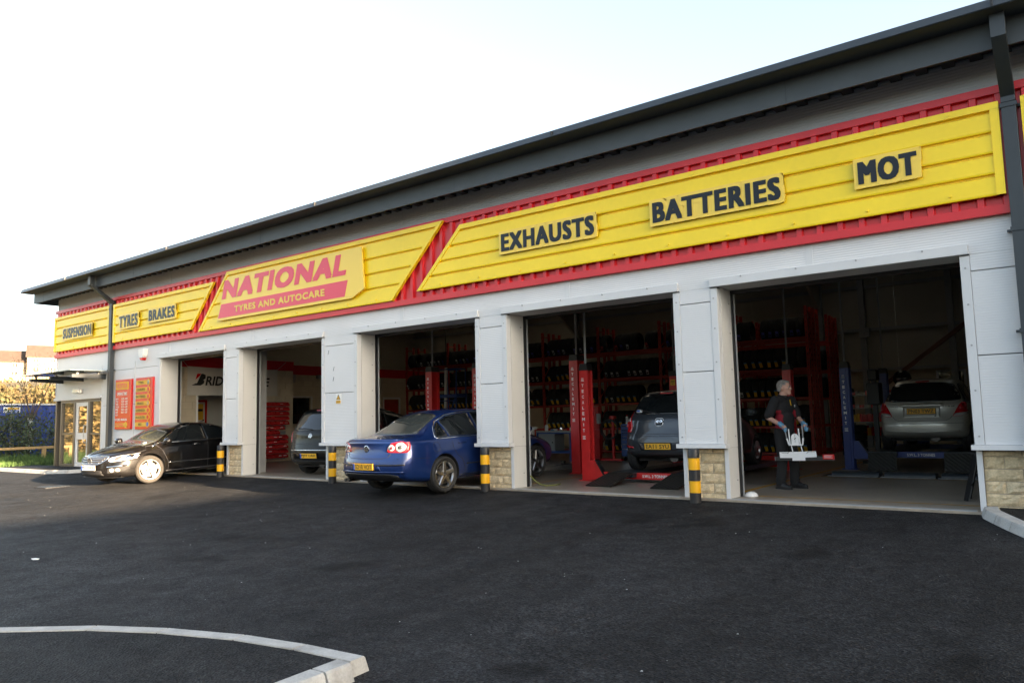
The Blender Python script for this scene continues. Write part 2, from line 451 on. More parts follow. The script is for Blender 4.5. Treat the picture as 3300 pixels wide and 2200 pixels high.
# ---- kerbed island in the foreground
arc = [(-9.6, -10.2), (-8.9, -9.75), (-8.2, -9.3), (-7.4, -8.85), (-6.57, -8.45), (-5.95, -8.03), (-5.4, -7.78), (-4.75, -7.58), (-4.2, -7.49), (-3.68, -7.45)]
side = [(-3.68, -7.45), (-3.655, -7.78), (-3.64, -8.35), (-3.6, -9.2), (-3.55, -10.2), (-3.5, -12)]
def kerb_run(name, pts, inw, up=.10, batter=.035, ref=(-6, -11)):
    """kerb stones along pts (outer top edge), each its own object"""
    mesh_objs = []
    def nrm(i):
        a = Vector(pts[max(i - 1, 0)]); b = Vector(pts[min(i + 1, len(pts) - 1)])
        d = (b - a).normalized(); nn = Vector((-d.y, d.x))
        if nn.dot(Vector(ref) - Vector(pts[i])) < 0: nn = -nn
        return nn
    for i in range(len(pts) - 1):
        a, b = Vector(pts[i]), Vector(pts[i + 1]); na, nb = nrm(i), nrm(i + 1)
        d = (b - a).normalized(); a2, b2 = a + d * .007, b - d * .007
        def col(p, nn):
            g = gz(p.y)
            o = p - nn * batter; t = p + nn * .012; e = p + nn * inw
            return [(o.x, o.y, g - .12), (o.x, o.y, g - .002), (p.x, p.y, g + up - .012), (t.x, t.y, g + up), (e.x, e.y, g + up), (e.x, e.y, g - .12)]
        A, B = col(a2, na), col(b2, nb); k = len(A)
        m = MB(); m.add(A + B, [(j, (j + 1) % k, k + (j + 1) % k, k + j) for j in range(k)] + [tuple(range(k))[::-1], tuple(range(k, 2 * k))])
        mesh_objs.append(m)
    return mesh_objs
isl = thing('kerb', 'curved pale concrete kerb with a sharp corner in the foreground', 'kerb', (-4.0, -8.0, gz(-8)))
for m in kerb_run('kerb', arc, .125): m.build('kerb_stone', M_KERB, isl, off=isl.location)
# corner block: mitre the second run behind the first
side2 = [Vector(p) for p in side]
for m in kerb_run('kerb', [(-3.655, -7.585)] + side[1:], .125): m.build('kerb_stone', M_KERB, isl, off=isl.location)
poly = [(-10, -10.55)] + [(x + .03, y - .11) for x, y in arc[:-2]] + [(-4.2, -7.605), (-3.79, -7.565), (-3.77, -7.8), (-3.75, -8.35), (-3.71, -9.2), (-3.66, -10.2), (-3.6, -12), (-10, -12)]
me = bpy.data.meshes.new('footway')
me.from_pydata([(x, y, gz(y) + .094) for x, y in poly], [], [tuple(range(len(poly)))]); me.materials.append(M_ASPHALT2)
tag(link('island_footway', me), kind='structure')

# ---- kerb at the right-hand pillar
kr = thing('kerb', 'pale curved concrete kerb against the stone plinth of the big right pillar', 'kerb', (-.9, -.6, gz(-.6)))
arcr = [(-1.17, .02), (-1.13, -.22), (-1.0, -.51), (-.83, -.87), (-.66, -1.2), (-.40, -1.5), (.0, -1.75), (.6, -1.9)]
for m in kerb_run('kerb', arcr, .14, ref=(.6, -.2)): m.build('kerb_stone', M_KERB, kr, off=kr.location)
poly = [(-1.02, .04), (-.98, -.2), (-.86, -.46), (-.70, -.80), (-.54, -1.1), (-.3, -1.36), (.04, -1.6), (.6, -1.75), (.6, .04)]
me = bpy.data.meshes.new('footway')
me.from_pydata([(x, y, gz(y) + .09) for x, y in poly], [], [tuple(range(len(poly)))]); me.materials.append(M_ASPHALT2)
tag(link('pillar_footway', me), kind='structure')

# ---- pavement by the reception door
pv = [(-31, -1.0), (-28.8, -1.02), (-26.9, -1.0), (-24.9, -.98), (-24.2, -.75), (-23.6, -.3), (-23.4, .05), (-31, .05)]
mb = MB(); mb.prism(pv, 'z', -.3, .012)
tag(mb.build('pavement', M_ASPHALT2), kind='structure')
pk = thing('kerb', 'low pale kerb edging the pavement by the reception door', 'kerb', (-26, -1, 0))
for m in kerb_run('kerb', [(-31, -1.13), (-28.8, -1.15), (-26.9, -1.13), (-25.0, -1.11), (-24.12, -.85), (-23.5, -.36), (-23.27, .02)], .12, up=.10, ref=(-26, .5)):
    m.build('kerb_stone', M_KERB, pk, off=pk.location)

# ---- grass verge, knee rail, hedge, hoarding
mb = MB(); mb.prism([(-46, -14), (-28.75, -6), (-28.62, .7), (-28.0, 9), (-46, 16)], 'z', -.4, -.02)
tag(mb.build('verge', M_TURF), kind='structure')
rng = random.Random(3)
v, f = [], []
for i in range(26000):
    x = -28.7 - abs(rng.gauss(0, 1)) * 3.2; y = rng.uniform(-6, 8)
    if x < -40: continue
    h = rng.uniform(.06, .2) * (1 + .8 * (x < -31)); a = rng.uniform(0, 6.28); w = .012
    dx, dy = math.cos(a) * w, math.sin(a) * w; lx, ly = rng.uniform(-.07, .07), rng.uniform(-.07, .07); o = len(v)
    v += [(x - dx, y - dy, -.03), (x + dx, y + dy, -.03), (x + lx, y + ly, h)]; f.append((o, o + 1, o + 2))
me = bpy.data.meshes.new('grass'); me.from_pydata(v, [], f); me.materials.append(M_GRASS)
tag(link('grass', me), 'short green grass on the verge below the timber rail', kind='stuff')

t = thing('knee_rail', 'low timber knee rail running along the grass verge', 'fence', (-32.3, 2, 0))
MB().bar((0, -4.5, .52), (0, 5.2, .52), .14, .09).build('rail', M_TIMBER, t)
for y in (-4.4, -2.4, -.4, 1.6, 3.6):
    MB().box(-.06, .06, y - .06, y + .06, -.1, .475).build('post', M_TIMBER, t)

def leaves(name, mats, centers, n, size, parent=None, off=(0, 0, 0), seed=1, flat=.9, kind=None):
    """many leaf-sized faces spread through ellipsoid clumps; centers = [(x,y,z, rx,ry,rz), ...]"""
    rg = np.random.default_rng(seed)
    wts = np.array([c[3] * c[4] * c[5] for c in centers]); wts = wts / wts.sum()
    idx = rg.choice(len(centers), n, p=wts); C = np.array(centers)[idx]
    d = rg.normal(size=(n, 3)); d /= np.linalg.norm(d, axis=1)[:, None]
    rad = rg.uniform(.35, 1.05, n) ** .6
    P = C[:, :3] + d * C[:, 3:] * rad[:, None]
    a = rg.normal(size=(n, 3)); a /= np.linalg.norm(a, axis=1)[:, None]
    b = np.cross(a, rg.normal(size=(n, 3))); b /= np.linalg.norm(b, axis=1)[:, None]
    s = size * rg.uniform(.5, 1.3, n)[:, None]
    V = np.stack([P - a * s, P + b * s * .45, P + a * s, P - b * s * .45], 1).reshape(-1, 3) - np.array(off)
    F = np.arange(n * 4).reshape(-1, 4)
    me = bpy.data.meshes.new(name); me.from_pydata(V.tolist(), [], F.tolist())
    for m in mats: me.materials.append(m)
    me.polygons.foreach_set('material_index', rg.integers(0, len(mats), n).tolist())
    o = link(name, me, parent)
    if kind: o['kind'] = kind
    return o
rg = random.Random(11)
cs = []
for i in range(52):
    y = rg.uniform(-1.5, 12); x = rg.uniform(-36.6, -33.4)
    top = 1.0 + .5 * math.sin(y * .9) + rg.uniform(-.2, .35) + (.35 if x < -35 else 0)
    cs.append((x, y, top * .5, rg.uniform(.7, 1.2), rg.uniform(.7, 1.2), top * .62))
leaves('hedge_foliage', M_HEDGE, cs, 26000, .062, seed=4)
hd = bpy.data.objects['hedge_foliage']; hd.name = 'bramble_hedge'
tag(hd, 'dark overgrown bramble hedge in front of the blue hoarding', 'hedge', kind='stuff')

t = thing('hoarding', 'blue corrugated metal hoarding with a white top edge behind the hedge', 'fence', (-38, 2, 0))
for i in range(10):
    y0 = -2 + i * 2.0
    m = MB(); pts = []
    for k in range(11):
        yy = y0 + k * .2
        pts += [(.0 if k % 2 else .05, yy), (.0 if k % 2 else .05, min(yy + .12, y0 + 2.0))]
    vs = [(x, y, 0) for x, y in pts] + [(x, y, 2.3) for x, y in pts]; n = len(pts)
    m.add(vs, [(j, j + 1, n + j + 1, n + j) for j in range(n - 1)])
    m.build('panel', M_HOARD, t)
MB().box(-.04, .10, -2, 18, 2.3, 2.36).build('top_rail', M_WHITE, t)

t = thing('keep_out_sign', 'small white keep out sign on a thin grey post before the blue hoarding', 'sign', (-36.4, 1.85, 0))
MB().cyl((0, 0, 0), (0, 0, 2.2), .025, 8).build('post', M_STEEL, t)
MB().box(.03, .05, -.31, .31, 1.94, 2.17).build('board', M_WHITE, t)
MB().box(.052, .055, -.16, .28, 2.07, 2.15).build('yellow_strip', M_TAGS['y'], t)
MB().box(.052, .055, -.16, .28, 1.96, 2.05).build('blue_strip', M_PLATEB, t)
word('Keep out', lambda u, v, d: (.058, -.10 + u, 1.98 + v), .32, .05).build('lettering', M_WTEXT, t)

def tree(label, loc, h, crown, n, size, mats, seed, trunk_h=None, r=.18, group=None, guard=False):
    t = thing('tree', label, 'tree', loc, 0, group)
    rg = random.Random(seed)
    m = MB(); th = trunk_h or h * .45
    m.cyl((0, 0, -.4), (0, 0, th), r, 8, r * .6)
    for i in range(9):
        a = rg.uniform(0, 6.28); l = rg.uniform(.5, .9) * crown; z0 = th * rg.uniform(.55, 1.0)
        p = (math.cos(a) * l * .75, math.sin(a) * l * .75, z0 + (h - z0) * rg.uniform(.45, .85))
        m.cyl((0, 0, z0), p, r * .45, 6, r * .12)
        for k in range(2):
            m.cyl(p, (p[0] + rg.uniform(-.4, .4) * crown, p[1] + rg.uniform(-.4, .4) * crown, p[2] + rg.uniform(.1, .25) * h), r * .14, 4, r * .04)
    m.build('trunk', M_BARK, t)
    cs = []
    for i in range(22):
        a = rg.uniform(0, 6.28); rr = crown * math.sqrt(rg.random()) * .85; z = th * .75 + (h - th * .75) * rg.random() ** .8
        cs.append((math.cos(a) * rr, math.sin(a) * rr, z, crown * rg.uniform(.2, .4), crown * rg.uniform(.2, .4), crown * rg.uniform(.18, .34)))
    leaves('crown', mats, cs, n, size, t, seed=seed)
    if guard:
        MB().cyl((0, 0, .3), (0, 0, 1.75), r * 1.7, 10).build('tree_guard', M_WHITE, t)
    return t
tree('staked young tree with a white trunk guard and bare orange twigs before the blue hoarding', (-36.9, 2.75, -.05), 4.2, 1.25, 1800, .034, M_TREEL[:2], 21, trunk_h=1.9, r=.06, guard=True)

# ---- hillside with scrub trees and houses, lit by the low sun
def hill():
    v, f = [], []
    xs = [-46, -60, -80, -110, -150, -200, -250, -300, -360, -420]; hs = [-.1, .3, 1.5, 4.5, 8.5, 12.0, 14.5, 15.5, 15.0, 13.0]
    ys = [-160, -80, -30, 0, 20, 45, 75, 110, 150, 220, 320]
    for y in ys:
        for x, h in zip(xs, hs): v.append((x, y, h * (1 if y > -20 else max(.15, 1 + (y + 20) / 160)) + math.sin(y * .07 + x * .05) * .35 * (h > 1)))
    n = len(xs)
    f = [(j * n + i, j * n + i + 1, (j + 1) * n + i + 1, (j + 1) * n + i) for j in range(len(ys) - 1) for i in range(n - 1)]
    me = bpy.data.meshes.new('hill'); me.from_pydata(v, [], f); me.materials.append(M_HILL)
    tag(link('hill', me, smooth=180), kind='structure')
hill()
spots = []
rg = random.Random(5)
for i in range(34):
    d = rg.uniform(58, 130); az = R(rg.uniform(-73, -66.5))
    spots.append((d * math.sin(az), -10.7 + d * math.cos(az), d))
spots.sort(key=lambda s: -s[2])
XS = [-46, -60, -80, -110, -150, -200]; HS = [-.1, .3, 1.5, 4.5, 8.5, 12.0]
for i, (x, y, d) in enumerate(spots):
    z = float(np.interp(-x, [-a for a in XS], HS)) - .3
    kind = i % 4
    ms = [M_TREEL[0:2], M_TREEL[1:3], M_TREEL[0:3], M_TREEL[2:4]][kind]
    hgt = max(2.0, min(5.2, 1.26 + d * math.tan(R(2.45)) - z)) * rg.uniform(.75, 1.05)
    tree(['golden leaved scrub tree on the hillside behind the blue hoarding', 'orange brown scrub tree on the hillside behind the blue hoarding',
          'yellow green scrub tree on the hillside behind the blue hoarding', 'darker green scrub tree on the hillside behind the blue hoarding'][kind],
         (x, y, z), hgt, hgt * rg.uniform(.42, .6), 1100, .16, ms, 100 + i, trunk_h=hgt * .3, r=.12, group=['golden scrub trees', 'orange scrub trees', 'yellow green scrub trees', 'dark green scrub trees'][kind])

def house(label, loc, rz, w, dp, eave, ridge, wins):
    """gabled house, ridge along local x, front faces local -y"""
    t = thing('house', label, 'house', loc, rz)
    MB().box(-w / 2, w / 2, -dp / 2, dp / 2, -3, eave).prism([(-dp / 2, eave), (dp / 2, eave), (0, ridge - .15)], 'x', -w / 2, w / 2).build('wall', M_HOUSE, t)
    m = MB(); o = .45
    for s in (-1, 1):
        sl = (ridge - eave) / (dp / 2)
        p = [(s * (dp / 2 + o), eave - o * sl), (0, ridge), (0, ridge + .18), (s * (dp / 2 + o), eave - o * sl + .18)]
        m.prism(p, 'x', -w / 2 - .4, w / 2 + .4)
    m.build('roof', M_TILE, t)
    for (x, z, ww, hh) in wins:
        f = MB(); y = -dp / 2
        f.box(x - ww / 2 - .09, x + ww / 2 + .09, y - .06, y + .03, z - .09, z + hh + .09)
        fo = f.build('window', M_WHITE, t)
        MB().box(x - ww / 2, x - .04, y - .075, y - .062, z, z + hh).box(x + .04, x + ww / 2, y - .075, y - .062, z, z + hh).build('pane', M_GLASS, fo)
    return t
def pol(d, az, z): return (d * math.sin(R(az)), -10.7 + d * math.cos(R(az)), z)
wl4 = [(-2.2, .6, 1.5, 1.3), (1.9, .6, 1.5, 1.3), (-2.2, 3.2, 1.3, 1.1), (1.9, 3.2, 1.3, 1.1)]
hx = pol(255, -71.3, 15.0); house('left of two cream houses with brown roofs on the hill, its roof the lower', hx, R(69), 9.5, 8.2, 4.9, 8.0, wl4)
hx = pol(252, -69.25, 16.2); house('right of two cream houses with brown roofs on the hill, its roof the higher', hx, R(69), 8.6, 8.2, 5.0, 8.2, wl4)
t = thing('garden_fence', 'pale timber garden fence below the houses on the hill', 'fence', pol(246, -70.4, 14.2), R(69))
for k in range(22): MB().box(-8 + k * .78, -8 + k * .78 + .62, -.03, .03, 0, 1.5 + .1 * (k % 3)).build('fence_board', M_TIMBER, t)

# ---- what stands round the forecourt out of the frame: the neighbouring unit inferred from its shade, its tall wing added, trees along the road
t = thing('neighbouring_unit', 'brick neighbouring unit at the right of the forecourt', 'building', (30, -8, -.5))
MB().box(0, 14, -13, 4.39, -.5, 8.38).build('wall', M_BRICKD, t)
MB().box(-.35, 14.35, -13.35, 4.39, 8.38, 8.6).build('roof', M_DARK, t)
MB().box(-.4, 14, 4.4, 26, -.5, 13.6).build('shade_wing', M_BRICKD, t)  # unseen higher block, added to keep the low sun off the facade
for k in range(6): MB().box(-.03, .05, -11.8 + k * 3.0, -10.2 + k * 3.0, 2.0, 3.6).build('window', M_GLASS, t)
cs = []
rg = random.Random(8)
for i in range(60):
    x = rg.uniform(-150, 40); h = rg.uniform(7, 11.5)
    cs.append((x, rg.uniform(-72, -60), h * .5, rg.uniform(2.5, 5), rg.uniform(2, 3), h * .5))
o = leaves('far_trees', M_TREEL, cs, 30000, .42, seed=9)
tag(o, 'line of trees across the road', kind='stuff')
cs = []
for i in range(40):
    y = rg.uniform(-60, -16); h = rg.uniform(3, 6)
    cs.append((rg.uniform(-96, -84), y, h * .5, rg.uniform(2, 3), rg.uniform(2.5, 4), h * .5))
o = leaves('roadside_shrubs', M_TREEL[:3], cs, 16000, .3, seed=10)
tag(o, 'shrubs along the far roadside', kind='stuff')

cs = []
for i in range(46):
    k = i / 45; h = rg.uniform(1.6, 3.6)
    cs.append((-37 - 20 * k + rg.uniform(-1.5, 1.5), -4.5 - 28 * k + rg.uniform(-1, 1), h * .45, rg.uniform(1.0, 1.7), rg.uniform(1.2, 2), h * .55))
o = leaves('dry_shrubs', [M_STRAW, M_STRAW, M_TREEL[0]], cs, 24000, .14, seed=12)
tag(o, 'sunlit dry grass and scrub on the bank beside the forecourt', kind='stuff')
me = bpy.data.meshes.new('bank'); me.from_pydata([(-34, -5, -.3), (-40, -4, .5), (-62, -4, 1.0), (-52, -36, -.3), (-59, -36, .5), (-76, -36, 1.0)], [], [(0, 3, 4, 1), (1, 4, 5, 2)]); me.materials.append(M_STRAW)
tag(link('bank', me), kind='structure')
t = thing('drain_cover', 'dark iron drain cover in the asphalt before the black car', 'drain cover', (-20.2, -2.75, gz(-2.75)))
MB().box(-.32, .32, -.32, .32, -.02, .006).build('frame', M_BLACKM, t)
for k in range(7): MB().box(-.28, .28, -.28 + k * .08, -.235 + k * .08, .0065, .012).build('bar', M_DARK, t)

# ================================================================== THE WORKSHOP BUILDING
BLD = thing('workshop_building', 'long grey clad tyre workshop with open bays under a dark overhanging roof', 'building', (-12, 0, 0))
BO = (-12, 0, 0)
def B(m, name, mats, parent=None, **k):
    return m.build(name, mats, BLD if parent is None else parent, off=BO if parent is None else k.pop('off', BO), **k)
PILL = [(-17.42, -16.73), (-13.54, -12.36), (-9.07, -8.33), (-5.06, -4.35)]
OPEN = [(-20.55, -17.42), (-16.73, -13.54), (-12.36, -9.07), (-8.33, -5.06), (-4.35, -1.21)]
LZ, REDB, REDT = 3.12, 3.54, 5.12
XL, XR = -27.32, 3.4
RD = .50     # depth of the reveals

# --- grey wall above the openings: panels with vertical joint trims
joints = [-27.32, -23.4, -20.1, -16.2, -11.0, -7.0, -3.0, .6, 3.4]
for a, b in zip(joints[:-1], joints[1:]):
    B(MB().box(a + .03, b - .03, 0, .09, LZ, REDB + .05), 'wall_panel', M_GREY)
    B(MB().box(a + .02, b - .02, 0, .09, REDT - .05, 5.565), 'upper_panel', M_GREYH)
for a in joints[1:-1]:
    B(MB().box(a - .05, a + .05, -.006, .02, LZ + .02, REDB + .02), 'joint_trim', M_TRIM)
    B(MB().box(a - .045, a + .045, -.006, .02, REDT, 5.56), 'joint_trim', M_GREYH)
B(MB().box(XL, XR, .10, .3, LZ + .02, 5.7), 'wall_core', M_BLACKM)
# reception wall at the left
DX0, DX1, DZ = -26.95, -24.12, 2.14
zj = [0.74, 1.88, 2.915, LZ]
def clad(x0, x1, z0, z1, name='wall_panel'):
    B(MB().box(x0, x1, 0, .09, z0, z1), name, M_GREY)
for z0, z1 in ((.30, 1.885), (1.897, 2.91), (2.922, LZ)):
    clad(DX1 + .10, -23.36, z0, z1)
    clad(-23.34, -22.0, z0, z1); clad(-21.97, -20.68, z0, z1)
clad(XL + .02, DX1 + .08, DZ + .06, LZ)
B(MB().box(XL + .02, -20.6, .095, .3, DZ + .06, LZ + .02).box(DX1 + .1, -20.6, .095, .3, .2, DZ + .06), 'wall_core', M_SEAM)
B(MB().box(XL - .03, DX1 + .12, -.05, .0, DZ - .01, DZ + .075), 'base_flashing', M_TRIM)
B(MB().box(DX1 + .10, -20.57, -.04, .0, .25, .30), 'base_flashing', M_TRIM)
B(MB().box(DX1 + .10, DX1 + .20, -.012, .0, .30, DZ - .012), 'jamb_trim', M_TRIM)
B(MB().box(-20.66, -20.55, -.008, .02, .02, LZ), 'jamb_trim', M_TRIM)
B(MB().box(-24.0, -20.6, .1, .3, -.1, .25), 'plinth', M_STONE[1])
B(MB().box(XL - .008, XL + .02, -.012, 16.5, DZ + .06, 5.5), 'gable_wall', M_GREY)
B(MB().box(XL + .15, XL + .3, .3, 16.5, -.1, DZ + .06), 'gable_plinth', M_CREAM)

# --- pillars: ribbed panels, trims, reveal panels, stone plinth laid stone by stone
srng = random.Random(17)
def stone_mesh(w, h, d, seed):
    rg = random.Random(seed); nx, nz = 6, 4
    v, f = [], []
    for j in range(nz + 1):
        for i in range(nx + 1):
            e = min(i, nx - i, j, nz - j)
            y = -d + (0.016 if e == 0 else rg.uniform(-.009, .006))
            v.append((w * i / nx + (rg.uniform(-.004, .004) if 0 < i < nx else 0), y, h * j / nz + (rg.uniform(-.005, .005) if 0 < j < nz else 0)))
    n = nx + 1
    f = [(j * n + i, j * n + i + 1, (j + 1) * n + i + 1, (j + 1) * n + i) for j in range(nz) for i in range(nx)]
    o = len(v); v += [(0, .05, 0), (w, .05, 0), (w, .05, h), (0, .05, h)]
    f += [tuple([o + 1, o] + list(range(0, n)))] + [tuple([o + 3, o + 2] + [nz * n + i for i in range(nx, -1, -1)])]
    f += [tuple([o, o + 3] + [j * n for j in range(nz, -1, -1)]), tuple([o + 2, o + 1] + [j * n + nx for j in range(0, nz + 1)])]
    me = bpy.data.meshes.new('stone'); me.from_pydata(v, [], f); me.materials.append(M_STONE[seed % 4])
    bm = bmesh.new(); bm.from_mesh(me); bmesh.ops.recalc_face_normals(bm, faces=bm.faces); bm.to_mesh(me); bm.free()
    return me
SMESH = {}
def stones(parent, x0, x1, yf, ztop=.735, z0=-.12):
    hgt = .1475; r = 0; z = ztop
    while z > z0 + .05:
        zb = z - hgt if r else z - .085
        x = x0; k = 0
        cuts = [x0]
        first = .40 if r % 2 == 0 else .215
        x = x0 + first
        while x < x1 - .10:
            cuts.append(x); x += srng.choice((.40, .42, .44))
        cuts.append(x1)
        for a, b in zip(cuts[:-1], cuts[1:]):
            w = round(b - a - .008, 2); h = round(z - zb - .008, 3); sd = srng.randrange(8)
            key = (w, h, sd)
            if key not in SMESH: SMESH[key] = stone_mesh(w, h, .03, sd)
            link('stone', SMESH[key], parent, loc=(a + .004 - BO[0], yf + .03, zb + .006))
        z = zb; r += 1
for (x0, x1) in PILL + [(-1.21, 3.4)]:
    p = B(MB().box(x0 + .02, x1 - .02, .12, RD - .02, .72, LZ + .02), 'pillar', M_SEAM)
    last = x1 > 0
    e1 = .11; xa, xb = x0 + e1, (x1 - e1 if not last else x1)
    for z0, z1 in ((.80, 1.868), (1.880, 2.90), (2.912, LZ)):
        B(MB().box(xa, xb, .004, .12, z0, z1), 'ribbed_panel', M_GREY, p, smooth=None)
    B(MB().box(x0, xa - .004, -.004, .116, .80, LZ - .02), 'corner_trim', M_TRIM, p, bevel=.004)
    if not last: B(MB().box(xb + .004, x1, -.004, .116, .80, LZ - .02), 'corner_trim', M_TRIM, p, bevel=.004)
    B(MB().box(x0 - .035, x1 + .035, -.045, .118, .735, .797), 'base_flashing', M_TRIM, p, bevel=.004)
    # reveals
    for xx, sgn in ((x0, -1), (x1, 1)):
        if last and sgn > 0: continue
        a, b = (xx - .006, xx + .02) if sgn < 0 else (xx - .02, xx + .006)
        B(MB().box(a, b, .118, RD, .738, LZ - .004), 'reveal_panel', M_REVEAL, p)
        a, b = (xx - .004, xx + .055) if sgn < 0 else (xx - .055, xx + .004)
        B(MB().box(a, b, .135, RD, -.05, .733), 'reveal_panel', M_REVEAL, p)
        B(MB().box(a - .002, b + .002, .128, .134, -.05, .733), 'jamb_trim', M_TRIM, p)
        # door track and dark seal on the inside face
        s2 = xx + sgn * .03
        B(MB().box(min(xx, s2), max(xx, s2), RD + .002, RD + .06, 0, LZ), 'door_seal', M_BLACK, p)
        B(MB().box(s2 + sgn * .0 - .012, s2 + .012, RD + .062, RD + .09, 0, LZ - .05), 'door_track', M_STEEL, p)
        for zz in (.25, .9, 1.35, 1.9, 2.45, 2.9):
            B(MB().cyl((xx + sgn * .004, .42, zz), (xx + sgn * .014, .42, zz), .012, 8), 'fixing', M_STEEL, p)
    for zz in (.9, 1.45, 2.0, 2.5, 2.95):
        B(MB().cyl((x0 + .055, -.012, zz), (x0 + .055, -.002, zz), .012, 8), 'fixing', M_STEEL, p)
        if not last: B(MB().cyl((x1 - .055, -.012, zz), (x1 - .055, -.002, zz), .012, 8), 'fixing', M_STEEL, p)
    pl = B(MB().box(x0 + .06, x1 - .06, .165, RD - .03, -.2, .72), 'stone_plinth', M_MORTAR)
    stones(pl, x0 + .057, x1 - .057 if not last else x1, .145)
for (x, z) in ((-13.32, 2.72), (-13.14, 2.35), (-13.15, 2.13)):
    B(MB().bar((x, .002, z), (x + .03, .002, z + .09), .012, .003), 'scuff_mark', M_SEAM)
# left jamb of the first opening
B(MB().box(-20.552, -20.53, .02, RD, -.05, LZ - .004), 'reveal_panel', M_REVEAL)
B(MB().box(-20.53, -20.50, RD + .002, RD + .06, 0, LZ), 'door_seal', M_BLACK)
B(MB().box(-20.51, -20.487, RD + .062, RD + .09, 0, LZ - .05), 'door_track', M_STEEL)
# lintels: flashing, soffit, track header
for (x0, x1) in OPEN:
    l = B(MB().box(x0 - .10, x1 + .10, -.05, -.005, LZ - .005, LZ + .125), 'lintel_flashing', M_TRIM, bevel=.006)
    B(MB().box(x0 + .001, x1 - .001, .002, RD, LZ - .004, LZ + .018), 'lintel_soffit', M_REVEAL)
    B(MB().box(x0, x1, RD + .002, RD + .08, LZ - .06, LZ + .3), 'door_header', M_BLACK)
    B(MB().box(x0 + .02, x1 - .02, RD + .09, RD + .5, LZ + .02, LZ + .35), 'door_drum', M_DARK)
    for k in range(4):
        xx = x0 + (k + .5) * (x1 - x0) / 4
        B(MB().cyl((xx, -.06, LZ + .1), (xx, -.05, LZ + .1), .013, 8), 'fixing', M_STEEL, l)

# --- roof, gutter, soffit
GY = -.95
prof = [(GY, 5.70), (GY - .012, 5.712), (GY + .045, 5.825), (GY + .08, 5.845), (GY + .35, 5.86), (GY + .35, 5.75), (GY + .05, 5.70)]
B(MB().prism(prof, 'x', XL - .62, XR + 4), 'gutter', M_DARK)
B(MB().prism([(GY + .03, 5.697), (GY + .36, 5.695), (GY + .36, 5.745), (GY + .055, 5.699)], 'x', XL - .60, XR + 4), 'gutter_underside', M_DARK2)
B(MB().box(XL - .45, XR + 4, -.60, -.565, 5.37, 5.735), 'eaves_fascia', M_DARK2)
for x in [-27.0 + 6.0 * i for i in range(6)]:
    B(MB().box(x - .004, x + .004, -.604, -.5985, 5.37, 5.72), 'fascia_joint', M_DARK)
    B(MB().box(x + 2.4, x + 2.425, GY - .012, GY + .03, 5.72, 5.80), 'gutter_joint', M_BLACK)
B(MB().box(XL - .44, XR + 4, -.56, .02, 5.57, 5.61), 'soffit', M_DARK2)
m = MB()
x = XL - .3
while x < XR: m.box(x, x + .14, -.555, .0, 5.515, 5.568); x += .30
B(m, 'soffit_deck', M_DARK)
B(MB().box(XL - .45, XL - .42, -.55, 16.9, 5.37, 5.9), 'verge_fascia', M_DARK)
slope = lambda y: 5.86 + (y + .6) * .09
def roof_sheet():
    lights = [(-24.5, -23.3), (-18.5, -17.3), (-12.5, -11.3), (-6.6, -5.4), (-1.6, -.4)]      # unseen translucent strips added in the rear slope to brighten the interior
    ym, ya, yb_, ye = 8.2, 9.0, 14.6, 17.2
    zs_ = lambda y: slope(y) if y <= ym else slope(ym) - (y - ym) * .09
    def slab(name, x0, x1, y0, y1, m, t=.14):
        pts = [(x0, y0), (x1, y0), (x1, y1), (x0, y1)]
        v = [(x + 12, y, zs_(y)) for x, y in pts] + [(x + 12, y, zs_(y) - t) for x, y in pts]
        me = bpy.data.meshes.new(name); me.from_pydata(v, [], [(0, 1, 2, 3), (7, 6, 5, 4), (0, 4, 5, 1), (1, 5, 6, 2), (2, 6, 7, 3), (3, 7, 4, 0)]); me.materials.append(m)
        return link(name, me, BLD)
    slab('roof', XL - .6, 8, -.6, ym, M_ROOFIN); slab('roof', XL - .6, 8, ym, ya, M_ROOFIN); slab('roof', XL - .6, 8, yb_, ye, M_ROOFIN)
    x = XL - .6
    for a, b in lights:
        slab('roof', x, a, ya, yb_, M_ROOFIN); slab('fill_rooflight', a, b, ya, yb_, M_FILL_ROOFLIGHT, .01); x = b
    slab('roof', x, 8, ya, yb_, M_ROOFIN)
M_FILL_ROOFLIGHT = bpy.data.materials.new('fill_rooflight_sheet'); M_FILL_ROOFLIGHT.use_nodes = True
_n, _l = M_FILL_ROOFLIGHT.node_tree.nodes, M_FILL_ROOFLIGHT.node_tree.links
_t = _n.new('ShaderNodeBsdfTranslucent'); _t.inputs[0].default_value = (.36, .36, .34, 1)
_l.new(_t.outputs[0], _n['Material Output'].inputs[0])
roof_sheet()

# --- downpipes
def downpipe(x, zb, hoppers):
    m = MB(); w = .15
    m.box(x - w / 2, x + w / 2, -.80, -.66, 5.42, 5.735)
    m.prism([(-.80, 5.42), (-.66, 5.42), (-.14, 5.06), (-.02, 4.98), (-.02, 4.86), (-.16, 4.86), (-.16, 4.93)][::-1], 'x', x - w / 2 + .001, x + w / 2 - .001)
    m.box(x - w / 2, x + w / 2, -.16, -.04, zb, 4.86)
    dp = B(m, 'downpipe', M_DARK, bevel=.006)
    for z in hoppers:
        B(MB().box(x - w / 2 - .012, x + w / 2 + .012, -.172, -.03, z, z + .05).box(x - .13, x + .13, -.06, -.02, z + .01, z + .04), 'pipe_bracket', M_DARK, dp)
downpipe(-23.28, -.05, (4.75, 2.9, .42))
downpipe(-.56, -.05, (4.80, 3.3, 2.1, .9))

